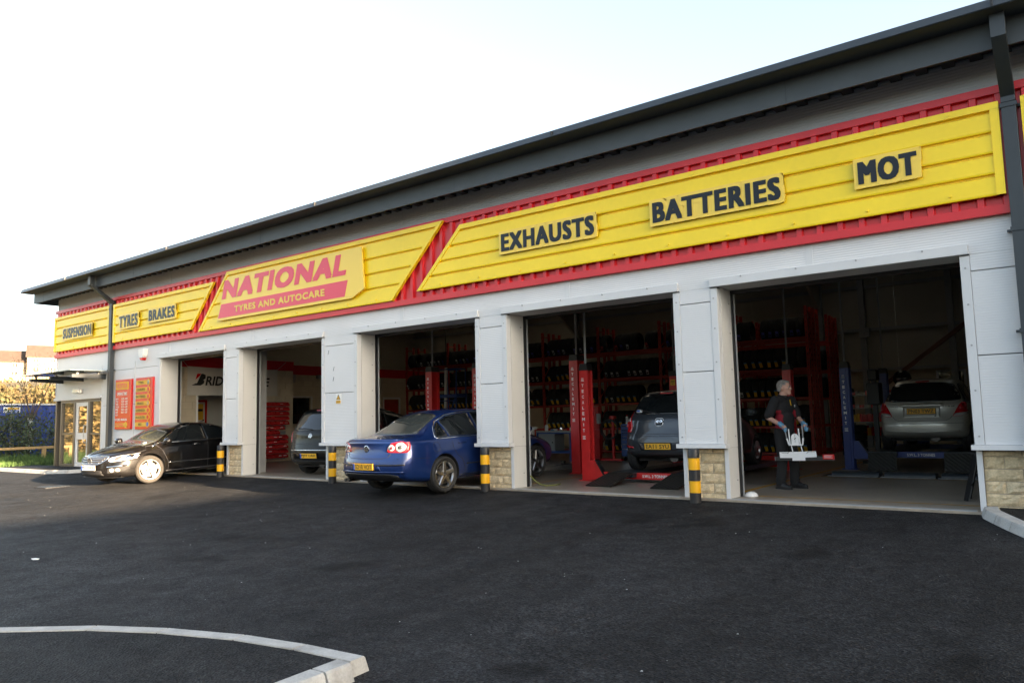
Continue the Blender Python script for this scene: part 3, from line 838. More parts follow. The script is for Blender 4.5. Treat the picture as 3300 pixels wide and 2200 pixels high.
# --- red corrugated fascia with top and bottom flashing
m = MB(); pts = []; x = XL - .02
while x < XR:
    pts += [(x, .0), (x + .17, .0), (x + .185, -.055), (x + .255, -.055)]; x += .27
pts = [(a, -.02 - (0 if b == 0 else .05)) for a, b in pts]
n = len(pts)
m.add([(a, b, REDB + .02) for a, b in pts] + [(a, b, REDT - .02) for a, b in pts], [(i, i + 1, n + i + 1, n + i) for i in range(n - 1)])
fas = B(m, 'red_fascia', M_RED)
B(MB().box(XL - .03, XR, -.085, .0, REDB, REDB + .115), 'bottom_flashing', M_RED, fas, bevel=.004)
B(MB().box(XL - .03, XR, -.085, .0, REDT - .10, REDT), 'top_flashing', M_RED, fas, bevel=.004)

# --- canopy over the door
can = thing('entrance_canopy', 'glass canopy on three dark steel blades over the reception door', 'canopy', (-25.3, 0, 2.8))
for x in (-23.83, -25.34, -26.81):
    b = MB().prism([(0, -.11), (0, .05), (-.97, .02), (-.97, -.07)], 'x', x + 25.3 - .05, x + 25.3 + .05).build('blade', M_DARK, can)
    for y in (-.2, -.8):
        MB().cyl((x + 25.3, y, .03), (x + 25.3, y, .115), .03, 8).cyl((x + 25.3, y, .08), (x + 25.3, y, .10), .06, 10).build('glass_clamp', M_STEEL, b)
MB().box(-1.85, 1.75, -1.12, -.03, .115, .13).build('glass_sheet', M_CANGL, can)

# --- reception door and side lights
fr = B(MB().box(DX0, DX0 + .1, .02, .14, .02, DZ).box(DX1 - .02, DX1 + .09, .03, .14, .02, DZ).box(DX0 + .1, DX1 - .02, .02, .14, DZ - .10, DZ - .012)
       .box(DX0 + .1, -25.98, .02, .14, .02, .10).box(-24.84, DX1 - .02, .02, .14, .02, .10)
       .box(-25.98, -25.86, .015, .14, .02, DZ - .10).box(-24.96, -24.84, .015, .14, .02, DZ - .10)
       .box(DX0 + .1, -25.98, .03, .13, 1.02, 1.08).box(-24.84, DX1 - .02, .03, .13, 1.02, 1.08), 'reception_window', M_WINFR)
for a, b, z0, z1 in ((DX0 + .1, -25.98, .10, 1.02), (DX0 + .1, -25.98, 1.08, DZ - .10), (-24.84, DX1 - .02, .10, 1.02), (-24.84, DX1 - .02, 1.08, DZ - .10)):
    B(MB().box(a, b, .07, .08, z0, z1), 'pane', M_WINGL, fr)
dr = B(MB().box(-25.86, -25.74, .04, .11, .03, DZ - .1).box(-25.08, -24.96, .04, .11, .03, DZ - .1).box(-25.74, -25.08, .04, .11, .03, .16)
       .box(-25.74, -25.08, .04, .11, DZ - .22, DZ - .1).box(-25.74, -25.08, .03, .115, .88, 1.08), 'reception_door', M_TRIM)
B(MB().box(-25.74, -25.08, .07, .08, .16, .88).box(-25.74, -25.08, .07, .08, 1.08, DZ - .22), 'pane', M_WINGL, dr)
B(MB().tube([(-25.12, .035, .78), (-25.12, -.03, .8), (-25.12, -.03, 1.3), (-25.12, .035, 1.32)], .014, 8).box(-25.05, -24.99, .02, .04, .62, .78), 'handle', M_STEEL, dr)
B(MB().box(-27.0, -24.0, 2.2, 2.3, 0, 2.6), 'reception_back_wall', M_BANNER)
B(MB().box(XL + .02, XL + .12, .0, .3, .0, DZ), 'corner_post', M_WINFR)
B(MB().box(XL + .03, XL + .1, .3, 2.2, .1, DZ), 'side_glazing', M_WINGL)

# --- yellow fascia signs
def yellow_sign(label, tl, tr, bl, br, z0=3.745, z1=4.885, yb=-.075):
    x0 = min(tl, bl)
    t = thing('fascia_sign', label, 'sign', ((tl + br) / 2, yb, (z0 + z1) / 2)); off = t.location
    xl = lambda z: bl + (tl - bl) * (z - z0) / (z1 - z0)
    xr = lambda z: br + (tr - br) * (z - z0) / (z1 - z0)
    H = z1 - z0; f = .085; zs = [z0 + .0, z0 + H * .235, z0 + H * .46, z0 + H * .69, z1 - f]
    def pg(za, zb, y0, y1, ins): return MB().prism([(xl(za) + ins, za), (xr(za) - ins, za), (xr(zb) - ins, zb), (xl(zb) + ins, zb)], 'y', y0, y1)
    pg(z0 + .01, z1 - .01, yb - .008, yb, .01).build('backing_sheet', M_YEL, t, off=off)
    for a, b in zip(zs[:-1], zs[1:]):        # each board leans out at its foot and steps back at its head
        m = MB(); zt = b - .028; i = .02
        P = [(a, yb - .05), (a + .02, yb - .055), (zt - .015, yb - .05), (zt, yb - .022)]
        vs = []
        for z, y in P: vs.append((xl(z) + i, y, z))
        vs += [(xl(zt) + i, yb, zt), (xl(a) + i, yb, a)]
        ws = [(xr(z) - i, y, z) for z, y in P] + [(xr(zt) - i, yb, zt), (xr(a) - i, yb, a)]
        k = len(vs)
        m.add(vs + ws, [(q, (q + 1) % k, k + (q + 1) % k, k + q) for q in range(k)] + [tuple(range(k)), tuple(range(k, 2 * k))[::-1]])
        m.build('slat', M_YEL, t, off=off)
    pg(z1 - f, z1, yb - .07, yb, 0).build('frame_rail', M_YEL, t, off=off)
    for s in (0, 1):
        w = .095
        g = (lambda z: xl(z)) if s == 0 else (lambda z: xr(z) - w)
        za, zb = z0, z1 - f - .001
        MB().prism([(g(za), za), (g(za) + w, za), (g(zb) + w, zb), (g(zb), zb)], 'y', yb - .068, yb).build('frame_rail', M_YEL, t, off=off)
    n = max(3, int((xr(z0) - xl(z0)) / .9))
    m = MB()
    for k in range(n):
        for z in (z0 + .07, z1 - .045):
            x = xl(z) + .1 + (xr(z) - xl(z) - .2) * (k + .5) / n
            m.cyl((x, yb - .082, z), (x, yb - .05, z), .013, 6)
    o = m.build('fixing_screws', M_YEL, t, off=off); o['kind'] = 'stuff'
    return t
S1 = yellow_sign('yellow slatted fascia sign reading SUSPENSION at the far left corner', -27.27, -23.40, -27.27, -23.40)
S2 = yellow_sign('yellow slatted fascia sign reading TYRES and BRAKES with a slanted end', -23.14, -17.69, -23.14, -18.79)
S3 = yellow_sign('slanted yellow fascia sign with the big red company name board', -17.10, -9.72, -18.40, -11.15, 3.66, 5.06)
S4 = yellow_sign('long yellow fascia sign reading EXHAUSTS, BATTERIES and MOT', -9.29, -.66, -10.44, -.66, 3.765, 4.90)
S5 = yellow_sign('short piece of yellow fascia sign right of the downpipe at the frame edge', -.44, 3.3, -.44, 3.3, 3.765, 4.90)

def letter_board(parent, s, x0, x1, z0, z1, yf=-.185, fat=.021, sp=1.16):
    """black letters on a thick yellow board cut round each letter"""
    off = parent.location
    w, h = x1 - x0, z1 - z0; mg = .052
    b = word(s, lambda u, v, d: (x0 - mg + u, yf + d, z0 - mg + v), w + 2 * mg, h + 2 * mg, 0.0, sp, fat=fat + mg, square=1.0, solid=.03).build('letter_board', M_YELB, parent, off=off)
    MB().box(x0 - mg * .8, x1 + mg * .8, yf + .006, yf + .0295, z0 - mg * .8, z1 + mg * .8).build('board_back', M_YELB, b, off=off)
    MB().box(x0 + .1, x1 - .1, yf + .031, -.125, (z0 + z1) / 2 - .05, (z0 + z1) / 2 + .05).build('standoff', M_YEL, parent, off=off)
    word(s, lambda u, v, d: (x0 + u, yf - .008 + d, z0 + v), w, h, 0.0, sp, fat=fat, square=.6).build('lettering', M_LETTER, b, off=off)
letter_board(S1, 'SUSPENSION', -26.46, -24.44, 4.115, 4.44)
letter_board(S2, 'TYRES', -22.64, -21.53, 4.13, 4.475)
letter_board(S2, 'BRAKES', -20.90, -19.50, 4.165, 4.475)
letter_board(S4, 'EXHAUSTS', -8.26, -6.31, 4.21, 4.535)
letter_board(S4, 'BATTERIES', -5.25, -3.27, 4.20, 4.525)
letter_board(S4, 'MOT', -2.26, -1.56, 4.185, 4.49)
# company board: plain edge where the picture of a character stood is left off
off = S3.location
bp = [(-17.44, 3.835), (-12.30, 3.835), (-11.90, 4.0), (-11.98, 4.90), (-16.98, 4.90)]
bd = MB().prism(bp, 'y', -.20, -.17).build('name_board', M_YELB, S3, off=off)
MB().box(-17.0, -12.4, -.169, -.125, 4.3, 4.4).build('standoff', M_YEL, S3, off=off)
word('NATIONAL', lambda u, v, d: (-17.21 + u, -.208 + d, 4.355 + v), 4.72, .475, 0, 1.14, shear=.26, fat=.048, square=.55).build('lettering', M_LRED, bd, off=off)
MB().prism([(-17.37, 3.895), (-12.52, 3.895), (-12.42, 4.24), (-17.23, 4.24)], 'y', -.203, -.2005).build('red_strip', M_LRED, bd, off=off)
word('TYRES AND AUTOCARE', lambda u, v, d: (-16.64 + u, -.2095 + d, 3.985 + v), 3.46, .16, 0, 1.12, fat=.011, square=.7).build('lettering', M_LYEL, bd, off=off)

# --- red boards by the door
def red_board(label, x0, x1, z0, z1, y=-.06):
    t = thing('wall_sign', label, 'sign', ((x0 + x1) / 2, y, z0))
    MB().box(x0, x1, y, -.001, z0, z1).build('panel', M_SIGNR, t, off=t.location, bevel=.006)
    return t
t = red_board('red opening times board with white hours, left of two boards beside the door', -23.02, -22.06, 1.17, 2.62); off = t.location; y = -.064
def wtxt(t, s, x0, x1, z0, z1, m, bold=.02, yy=None, sp=1.0):
    return word(s, lambda u, v, d: (x0 + u, (y if yy is None else yy), z0 + v), x1 - x0, z1 - z0, bold, sp).build('lettering', m, t, off=t.location if t.parent is None else t.parent.location)
ys = MB().box(-22.97, -22.22, -.068, -.0615, 2.33, 2.55).build('yellow_strip', M_TAGS['y'], t, off=off)
wtxt(t, 'RECEPTION', -22.9, -22.29, 2.37, 2.51, M_LRED, .02, -.072)
wtxt(t, 'OPENING TIMES', -22.9, -22.3, 2.16, 2.25, M_WTEXT)
for i, (d, hh) in enumerate([('MON', '8.30 - 6.00'), ('TUE', '8.30 - 6.00'), ('WED', '8.30 - 6.00'), ('THUR', '8.30 - 6.00'), ('FRI', '8.30 - 6.00'), ('SAT', '8.30 - 5.00'), ('SUN', '')]):
    z = 2.03 - i * .078
    wtxt(t, d, -22.97, -22.97 + .05 * len(d), z, z + .055, M_WTEXT)
    if hh: wtxt(t, hh, -22.62, -22.26, z, z + .055, M_WTEXT)
wtxt(t, '01282 860636', -22.99, -22.27, 1.42, 1.49, M_WTEXT, .03)
MB().box(-23.0, -22.36, -.068, -.0615, 1.25, 1.35).build('yellow_strip', M_TAGS['y'], t, off=off)
MB().cyl((-22.33, -.0615, 1.30), (-22.33, -.07, 1.30), .085, 16).build('yellow_disc', M_TAGS['y'], t, off=off)
wtxt(t, 'NATIONAL', -22.98, -22.44, 1.265, 1.335, M_LRED, .03, -.072)
t = red_board('red services board with seven yellow strips, right of two boards beside the door', -21.80, -20.84, 1.16, 2.62); off = t.location
for i, s in enumerate(['TYRES', 'EXHAUSTS', 'BATTERIES', 'BRAKES', 'SUSPENSION', 'OIL & FILTER', 'MOT']):
    z = 2.42 - i * .196
    MB().box(-21.78, -21.12, -.068, -.0615, z, z + .115).build('yellow_strip', M_TAGS['y'], t, off=off)
    MB().cyl((-21.06, -.0615, z + .057), (-21.06, -.07, z + .057), .085, 16).build('yellow_ring', M_TAGS['y'], t, off=off)
    MB().cyl((-21.06, -.0705, z + .057), (-21.06, -.074, z + .057), .062, 16).build('picture_disc', M_PLATEB if s == 'MOT' else M_LAMPD if i in (0, 3) else M_SIGNR, t, off=off)
    w = min(.07 * len(s) * .85, .54)
    wtxt(t, s, -21.48 - w / 2, -21.48 + w / 2, z + .022, z + .093, M_BTEXT, .02, -.072)

# --- small fittings on the facade
t = thing('alarm_box', 'white burglar alarm box with a red base high on the wall', 'alarm', (-21.42, -.1, 3.3))
MB().prism([(-.17, .13), (.17, .13), (.14, -.05), (.08, -.12), (-.10, -.12), (-.14, -.02)], 'y', -.03, .1).build('cover', M_WHITE, t, bevel=.01)
MB().prism([(-.09, -.121), (.08, -.121), (.03, -.19), (-.03, -.19)], 'y', -.02, .1).build('red_base', M_SIGNR, t)
t = thing('bulkhead_light', 'small white bulkhead light above the reception door', 'light fitting', (-25.55, -.05, 2.40))
MB().box(-.22, .22, -.09, .05, -.07, .07).build('housing', M_WHITE, t, bevel=.02)
MB().box(-.18, .18, -.097, -.091, -.045, .045).build('diffuser', M_LAMPW, t)
t = thing('warning_sign', 'small white and yellow danger sign on the wide grey pillar', 'sign', (-12.955, -.008, 1.63))
MB().box(-.085, .085, -.004, .004, 0, .225).build('plate', M_WHITE, t)
MB().prism([(-.07, .09), (.07, .09), (0, .205)], 'y', -.008, -.0045).build('triangle_border', M_BTEXT, t)
MB().prism([(-.05, .1), (.05, .1), (0, .182)], 'y', -.011, -.0085).build('yellow_triangle', M_TAGS['y'], t)
MB().prism([(-.02, .108), (.03, .135), (.028, .142), (-.022, .116)], 'y', -.0135, -.0115).build('symbol', M_BTEXT, t)
MB().box(-.075, .075, -.008, -.0045, .012, .075).build('yellow_strip', M_TAGS['y'], t)
word('Danger', lambda u, v, d: (-.055 + u, -.0115, .032 + v), .11, .032).build('lettering', M_BTEXT, t)

# --- bollards
def bollard():
    t = thing('bollard', '', 'bollard', (0, 0, 0), 0, 'striped bollards by the pillars')
    z = -.15
    for z0, z1, m in ((-.15, .14, M_BBOL), (.142, .31, M_YBOL), (.312, .47, M_BBOL), (.472, .64, M_YBOL)):
        MB().cyl((0, 0, z0), (0, 0, z1), .083, 24).build('band', m, t, smooth=40)
    MB().lathe([(.083, .642), (.083, .765), (.077, .775), (0, .778)], n=24).build('cap', M_BBOL, t, smooth=40)
    return t
bl = bollard()
for i, (x, y, l) in enumerate([(-12.96, -.17, 'black and yellow bollard at the corner of the pillar with the danger sign'), (-8.75, -.17, 'black and yellow bollard by the stone plinth right of the blue car'),
                               (-4.76, -.17, 'black and yellow bollard by the plinth left of the mechanic'), (-17.25, -.15, 'black and yellow bollard beside the flank of the black saloon car')]):
    o = bl if i == 0 else dup(bl)
    o.location = (x, y, gz(y)); o['label'] = l

# ================================================================== INSIDE THE WORKSHOP
def block_wall(name, x0, x1, y0, y1, z0, z1, along, holes=(), bl=.44, bh=.215):
    """painted blockwork: a recessed core and each block as a piece of its own. along = 'x' or 'y'; the seen face is y0 (for x) or x1 (for y)"""
    if along == 'x': core = MB().box(x0, x1, y0 + .012, y1, z0, z1)
    else:
        core = MB()
        ys_ = [y0] + [h[0] for h in holes] + [h[1] for h in holes] + [y1]
        ys_ = sorted(ys_)
        for a, b in zip(ys_[:-1], ys_[1:]):
            h = next((h for h in holes if abs(h[0] - a) < 1e-6), None)
            if h:
                if h[2] > z0: core.box(x0, x1 - .012, a, b, z0, h[2])
                core.box(x0, x1 - .012, a, b, h[3], z1)
            else: core.box(x0, x1 - .012, a, b, z0, z1)
    w = B(core, name, M_CREAMJ)
    cache = {}
    a0, a1 = (x0, x1) if along == 'x' else (y0, y1)
    r = 0; z = z0
    while z < z1 - .05:
        h = min(bh, z1 - z); a = a0 - (bl / 2 if r % 2 else 0)
        while a < a1 - .02:
            s, e = max(a, a0), min(a + bl, a1)
            segs = [(s, e)]
            for hl in holes:
                if z + h > hl[2] + .02 and z < hl[3] - .02:
                    segs = [q for (p0, p1) in segs for q in ((p0, min(p1, hl[0])), (max(p0, hl[1]), p1)) if q[1] - q[0] > .03]
            for (s, e) in segs:
                L = round(e - s - .008, 3); H = round(h - .008, 3)
                if (L, H) not in cache:
                    cache[(L, H)] = (MB().box(0, L, 0, .02, 0, H) if along == 'x' else MB().box(-.02, 0, 0, L, 0, H)).mesh('block', M_CREAM)
                loc = (s + .004, y0, z + .004) if along == 'x' else (x1, s + .004, z + .004)
                link('block', cache[(L, H)], w, loc=(loc[0] - BO[0], loc[1], loc[2]))
            a += bl
        z += bh; r += 1
    return w
PX = -21.5
pw = block_wall('partition_wall', PX - .15, PX, .62, 5.1, 0, 2.98, 'y', holes=((1.62, 2.72, 0, 2.14),))
B(MB().box(PX - .16, PX + .012, .60, 5.11, 2.98, 3.29), 'red_band', M_RED)
B(MB().box(PX - .151, PX - .02, 4.95, 5.1, 0, 2.98).box(-23.3, PX - .15, 5.0, 5.1, 0, 2.98), 'return_wall', M_CREAM)
B(MB().box(-23.3, PX - .161, 5.0, 5.112, 2.98, 3.29), 'red_band', M_RED)
B(MB().box(-23.2, -23.1, .62, 5.0, 0, 2.9), 'office_wall', M_REVEAL)
B(MB().box(PX - .14, PX + .01, 1.62, 1.68, 0, 2.14).box(PX - .14, PX + .01, 2.66, 2.72, 0, 2.14), 'door_frame', M_WHITE)
WX = -23.3
block_wall('office_wall', WX - .15, WX, 5.11, 16.3, 0, 3.0, 'y', holes=((6.40, 7.22, 1.2, 2.15), (10.9, 11.75, 0, 2.15)))
B(MB().box(WX - .16, WX + .012, 5.12, 16.3, 3.0, 3.34), 'red_band', M_RED)
B(MB().box(WX - .1, WX - .08, 6.40, 7.22, 1.2, 2.15), 'office_window', M_GLASS)
B(MB().box(WX - .02, WX + .02, 6.34, 6.40, 1.14, 2.21).box(WX - .02, WX + .02, 7.22, 7.28, 1.14, 2.21).box(WX - .02, WX + .02, 6.40, 7.22, 2.15, 2.21), 'window_frame', M_WHITE)
B(MB().box(WX - .1, WX - .06, 10.9, 11.75, 0, 2.1), 'office_door', M_RACK)
B(MB().box(WX - .02, WX + .02, 10.84, 10.9, 0, 2.2).box(WX - .02, WX + .02, 11.75, 11.81, 0, 2.2).box(WX - .02, WX + .02, 10.9, 11.75, 2.12, 2.2), 'door_frame', M_WHITE)
for (y, z, w, h) in ((5.75, 2.78, .25, .35), (6.15, 2.85, .3, .3), (7.45, 3.02, .14, .14)):
    B(MB().box(WX, WX + .12, y, y + w, z - .15, z + h - .15), 'electrical_box', M_STEEL, bevel=.008)
# back wall: block dado and liner sheets above, side rails and columns
YB = 16.4
block_wall('back_wall', -10.2, 3.4, YB, YB + .15, 0, 2.52, 'x')
B(MB().box(XL, -10.2, YB, YB + .15, 0, 2.52), 'back_wall_end', M_CREAM)
for a, b in zip([XL, -22, -17.2, -12.2, -9.7, -7.3, -5.0, -2.4, .6], [-22, -17.2, -12.2, -9.7, -7.3, -5.0, -2.4, .6, 3.4]):
    B(MB().box(a + .004, b - .004, YB + .02, YB + .1, 2.53, 7.2), 'liner_panel', M_LINER)
for z in (2.53, 3.86, 5.3): B(MB().box(XL, 3.4, YB - .14, YB - .01, z - .05, z + .05), 'side_rail', M_STEEL)
for x in (-22, -17.2, -12.2, -7.3, -5.95, -3.4, -2.4, 1.5): B(MB().box(x - .09, x + .09, YB - .3, YB - .16, 0, 6.6), 'column', M_STEEL)
for x in (-17.3, -9.07, -.9): B(MB().box(x - .12, x + .12, .85, 1.1, 0, 5.9), 'column', M_STEEL)
for x in (-22, -17.2, -12.2, -7.3, -2.4):
    B(MB().bar((x, .9, 5.65), (x, 16.1, 5.65), .16, .34), 'rafter', M_STEEL)
    B(MB().prism([(16.1, 5.5), (16.1, 4.6), (14.6, 5.5)], 'x', x - .05, x + .05), 'haunch', M_LINER)
for y in (3, 5.5, 8, 10.5, 13): B(MB().box(XL, 3.4, y - .05, y + .05, 5.83, 5.98), 'purlin', M_STEEL)
B(MB().bar((-5.25, 15.7, 2.05), (-1.0, 15.7, 5.25), .12, .12), 'brace', mat('brace_paint', (.17, .065, .035), .5))
B(MB().box(XR - .05, XR + .1, .3, YB, 0, 7), 'right_wall', M_LINER)
B(MB().box(XL + .31, XL + .36, 2.3, YB, 0, 7), 'gable_liner', M_LINER)
B(MB().box(-3.95, -3.88, YB - .03, YB, 1.0, 2.42).box(-3.20, -3.13, YB - .03, YB, 1.0, 2.42).box(-3.88, -3.20, YB - .03, YB, 2.36, 2.42), 'viewing_window_frame', M_WHITE)
B(MB().box(-3.88, -3.20, YB - .02, YB - .008, 1.0, 2.36), 'viewing_window', M_GLASS)
B(MB().box(-6.04, -5.72, YB - .42, YB - .30, 3.6, 3.9), 'junction_box', M_STEEL)

# floor markings and brake tester plates
def mark(name, m, x0, x1, y0, y1, z=.004):
    me = bpy.data.meshes.new(name); me.from_pydata([(x0, y0, z), (x1, y0, z), (x1, y1, z), (x0, y1, z)], [], [(0, 1, 2, 3)]); me.materials.append(m)
    return tag(link(name, me), kind='structure')
mark('floor_line', M_LINE, -4.22, -1.22, .60, .66)
mark('floor_line', M_LINE, -4.58, -4.50, .9, 9.0)
mark('floor_line', M_LINE, -4.42, -1.2, 4.36, 4.42); mark('floor_line', M_LINE, -4.42, -1.2, 5.20, 5.26)
mark('floor_line', M_LINE, -8.6, -8.54, .8, 8.0)
bt = thing('brake_tester', 'dark brake tester set in the floor with bright steel edge strips', 'brake tester', (-2.8, 4.8, 0))
MB().box(-1.5, 1.5, -.30, .32, -.02, .006).build('pit_frame', M_BLACKM, bt)
for k in range(3):
    MB().box(-1.38 + k * .93, -.50 + k * .93, -.29, -.17, .007, .016).build('edge_strip', M_STEEL, bt)
    MB().cyl((-1.36 + k * .93, .02, .01), (-.52 + k * .93, .02, .01), .07, 14).cyl((-1.36 + k * .93, .2, .01), (-.52 + k * .93, .2, .01), .07, 14).build('roller', M_DARK, bt, smooth=40)
B(MB().box(-4.3, -1.25, .02, .16, -.02, .006), 'threshold_strip', M_STEEL)
for (a, b) in OPEN[:-1]: B(MB().box(a + .05, b - .05, .02, .12, -.02, .005), 'threshold_strip', M_KERB)

# ---- banner on the partition
t = thing('banner', 'white tyre maker banner hung by cords on the cream partition wall', 'banner', (PX + .04, 1.29, 2.13))
n = 24; vs = []
for i in range(n + 1):
    for j in range(7):
        u, v = i / n, j / 6
        sag = .03 * math.sin(math.pi * u) * v
        vs.append((.012 * math.sin(u * 9 + v * 3) + .02, u * 3.15, v * .87 - sag))
me = bpy.data.meshes.new('banner_sheet'); me.from_pydata(vs, [], [(i * 7 + j, (i + 1) * 7 + j, (i + 1) * 7 + j + 1, i * 7 + j + 1) for i in range(n) for j in range(6)]); me.materials.append(M_BANNER)
link('sheet', me, t, smooth=180)
word('RIDGESTONE', lambda u, v, d: (.040, .57 + u, .30 + v), 2.22, .29, .03, 1.0, shear=.2).build('lettering', M_BTEXT, t)
# initial letter with its slanted tail and red corner
MB().prism([(.13, .30), (.42, .30), (.52, .36), (.54, .44), (.50, .46), (.58, .52), (.58, .62), (.50, .655), (.44, .655), (.30, .30 + .06), (.26, .36)], 'x', .037, .040).build('lettering', M_BTEXT, t)
MB().prism([(.25, .47), (.31, .655), (.43, .655), (.40, .60)], 'x', .037, .040).build('red_corner', M_SIGNR, t)
for (y, z, y2, z2) in ((0, .87, -.12, 1.03), (3.15, .87, 3.5, 1.13), (0, .0, -.2, -.12), (3.15, 0, 3.4, -.1)):
    MB().cyl((.02, y, z), (-.02, y2, z2), .006, 5).build('cord', M_BANNER, t)
# poster in the office behind
t = thing('poster', 'red and yellow price poster inside the dark office doorway', 'poster', (-23.09, 2.45, 1.3))
MB().box(0, .02, -.45, .45, 0, .75).build('sheet', M_BANNER, t)
MB().box(.021, .024, -.45, -.38, 0, .75).box(.021, .024, .38, .45, 0, .75).box(.021, .024, -.38, .38, .68, .75).build('red_border', M_SIGNR, t)
MB().box(.021, .024, -.05, .32, .1, .62).build('yellow_block', M_TAGS['y'], t)
MB().box(.025, .027, 0, .3, .38, .46).build('black_strip', M_BTEXT, t)

# ---- red parts bins
br = thing('bin_panel', 'louvred grey panel hung with red parts bins on the partition wall', 'rack', (PX + .02, 3.9, 0))
for r in range(4): MB().box(0, .03, -1.0, .88, .06 + r * .48, .06 + r * .48 + .44).build('panel', M_GREYD, br)
def bin_mesh():
    w, d, h = .178, .21, .125; t = .006
    m = MB()
    m.box(0, d, 0, w, 0, t); m.box(0, t, 0, w, t, h)
    for y in (0, w - t): m.prism([(t, t), (d, t), (d, h * .45), (d * .62, h), (t, h)], 'y', y, y + t)
    m.box(d - t, d, t, w - t, t, h * .45)
    return m.mesh('parts_bin', M_BIN)
bmsh = bin_mesh(); bfill = MB().box(.02, .19, .01, .168, .008, .05).mesh('bin_fill', [M_BLACKM])
whitebit = MB().box(.10, .19, .03, .12, .05, .075).mesh('packet', [M_WHITE])
brg = random.Random(2)
ORD = ['', 'second ', 'third ', 'fourth ', 'fifth ', 'sixth ', 'seventh ', 'eighth ', 'ninth ', 'tenth ', 'eleventh ', 'twelfth ', 'thirteenth ', 'fourteenth ']
rowlab = ['red parts bin in the top row of the bin panel', 'red parts bin in one of the middle rows of the bin panel', 'red parts bin in the bottom row of the bin panel']
for r in range(12):
    z = 1.80 - r * .153
    ends = [.88] * 5 + [.70, .52] + [.84] * 5
    k = 0; y = ends[r] - .183
    while y > -1.0 and k < 8:
        q = 0 if r == 0 else 2 if r == 11 else 1
        o = link('parts_bin', bmsh, None, loc=(PX + .055, 3.9 + y, z)); tag(o, 'red parts bin %s in the %s row %s of the bin panel' % ((ORD[k] + 'from the right') if k else 'at the right end', 'top' if r == 0 else 'bottom' if r == 11 else ORD[r].strip(), 'down' if 0 < r < 11 else ''), 'bin', 'red parts bins on the wall panel'); o['label'] = o['label'].replace('row  of', 'row of')
        if brg.random() < .8: link('contents', bfill, o)
        if brg.random() < .3: link('packet', whitebit, o)
        y -= .186; k += 1

# ---- tyre racking
BEAMZ = [.06, .80, 1.60, 2.42, 3.29]
UPX = [-6.28 - 2.257 * k for k in range(8)]
def racking(label, y0, y1, x_list, levels, top=4.18):
    t = thing('tyre_rack', label, 'rack', (x_list[0], y0, 0)); off = t.location
    um = None
    for x in x_list:
        for y in (y0, y1):
            m = MB().box(x - .04, x + .04, y - .03, y + .03, 0, top)
            for k in range(26): m.box(x - .008, x + .008, y - .0315, y - .03, .25 + k * .15, .25 + k * .15 + .05, 1)
            m.build('upright', [M_RACK, M_BLACKM], t, off=off)
        for k in range(5):
            z = .3 + k * .75
            MB().bar((x, y0, z), (x, y1, z + (.45 if k % 2 else .3)), .025, .025).build('brace', M_RACK, t, off=off)
        MB().bar((x, y0, top - .15), (x, y1, top - .15), .03, .03).build('brace', M_RACK, t, off=off)
    for a, b in zip(x_list[:-1], x_list[1:]):
        for z in levels:
            for y in (y0, y1):
                MB().box(b + .042, a - .042, y - .022, y + .022, z - .03, z + .03).build('beam', M_RACK, t, off=off)
    return t
racking('front run of red steel tyre racking filled with tyres across the workshop', 11.03, 11.42, UPX, BEAMZ)
racking('second run of red steel racking standing back to back behind the front run', 11.70, 12.08, UPX, BEAMZ)
racking('rear pair of red racking, its end frames showing right of the front run', 13.05, 13.46, UPX[:3], BEAMZ, 4.12)
racking('last run of red racking nearest the back wall', 13.68, 14.05, UPX[:3], BEAMZ, 4.1)
for a in (UPX[0], UPX[1]): pass

def tyre_mesh(R_, w, name='tyre'):
    r0 = R_ * .62
    h = w / 2
    prof = [(r0, -h * .78), (r0 + .012, -h * .92), (R_ * .80, -h), (R_ * .93, -h * .95), (R_ * .985, -h * .80), (R_ - .001, -h * .55), (R_ - .008, -h * .5), (R_ - .008, -h * .44), (R_, -h * .40),
            (R_, -h * .1), (R_ - .008, -h * .06), (R_ - .008, h * .06), (R_, h * .1), (R_, h * .40), (R_ - .008, h * .44), (R_ - .008, h * .5), (R_ - .001, h * .55), (R_ * .985, h * .80), (R_ * .93, h * .95), (R_ * .80, h), (r0 + .012, h * .92), (r0, h * .78)]
    me = MB().lathe(prof, 'x', n=28, closed=True).mesh(name, M_RUBBER)
    me.polygons.foreach_set('use_smooth', [True] * len(me.polygons)); me.set_sharp_from_angle(angle=R(50))
    return me
TY = [(tyre_mesh(r, w), r, w) for r, w in ((.295, .175), (.305, .19), (.315, .20), (.325, .215))]
def tag_mesh(kind):
    m = MB()
    if kind == 'y': m.box(-.043, .043, -.004, 0, 0, .15, 0).box(-.043, .043, -.0045, -.0042, .15, .195, 1); return m.mesh('tag', [M_TAGS['y'], M_TAGS['t']])
    m.box(-.043, .043, -.004, 0, 0, .16, 0).box(-.03, .03, -.0045, -.0042, .03, .08, 1)
    return m.mesh('tag', [M_TAGS[kind], M_BTEXT])
TG = {k: tag_mesh(k) for k in 'ywbr'}
lev_lab = ['bottom shelf', 'second shelf', 'middle shelf', 'fourth shelf', 'top shelf']
rg = random.Random(42)
NT = 0
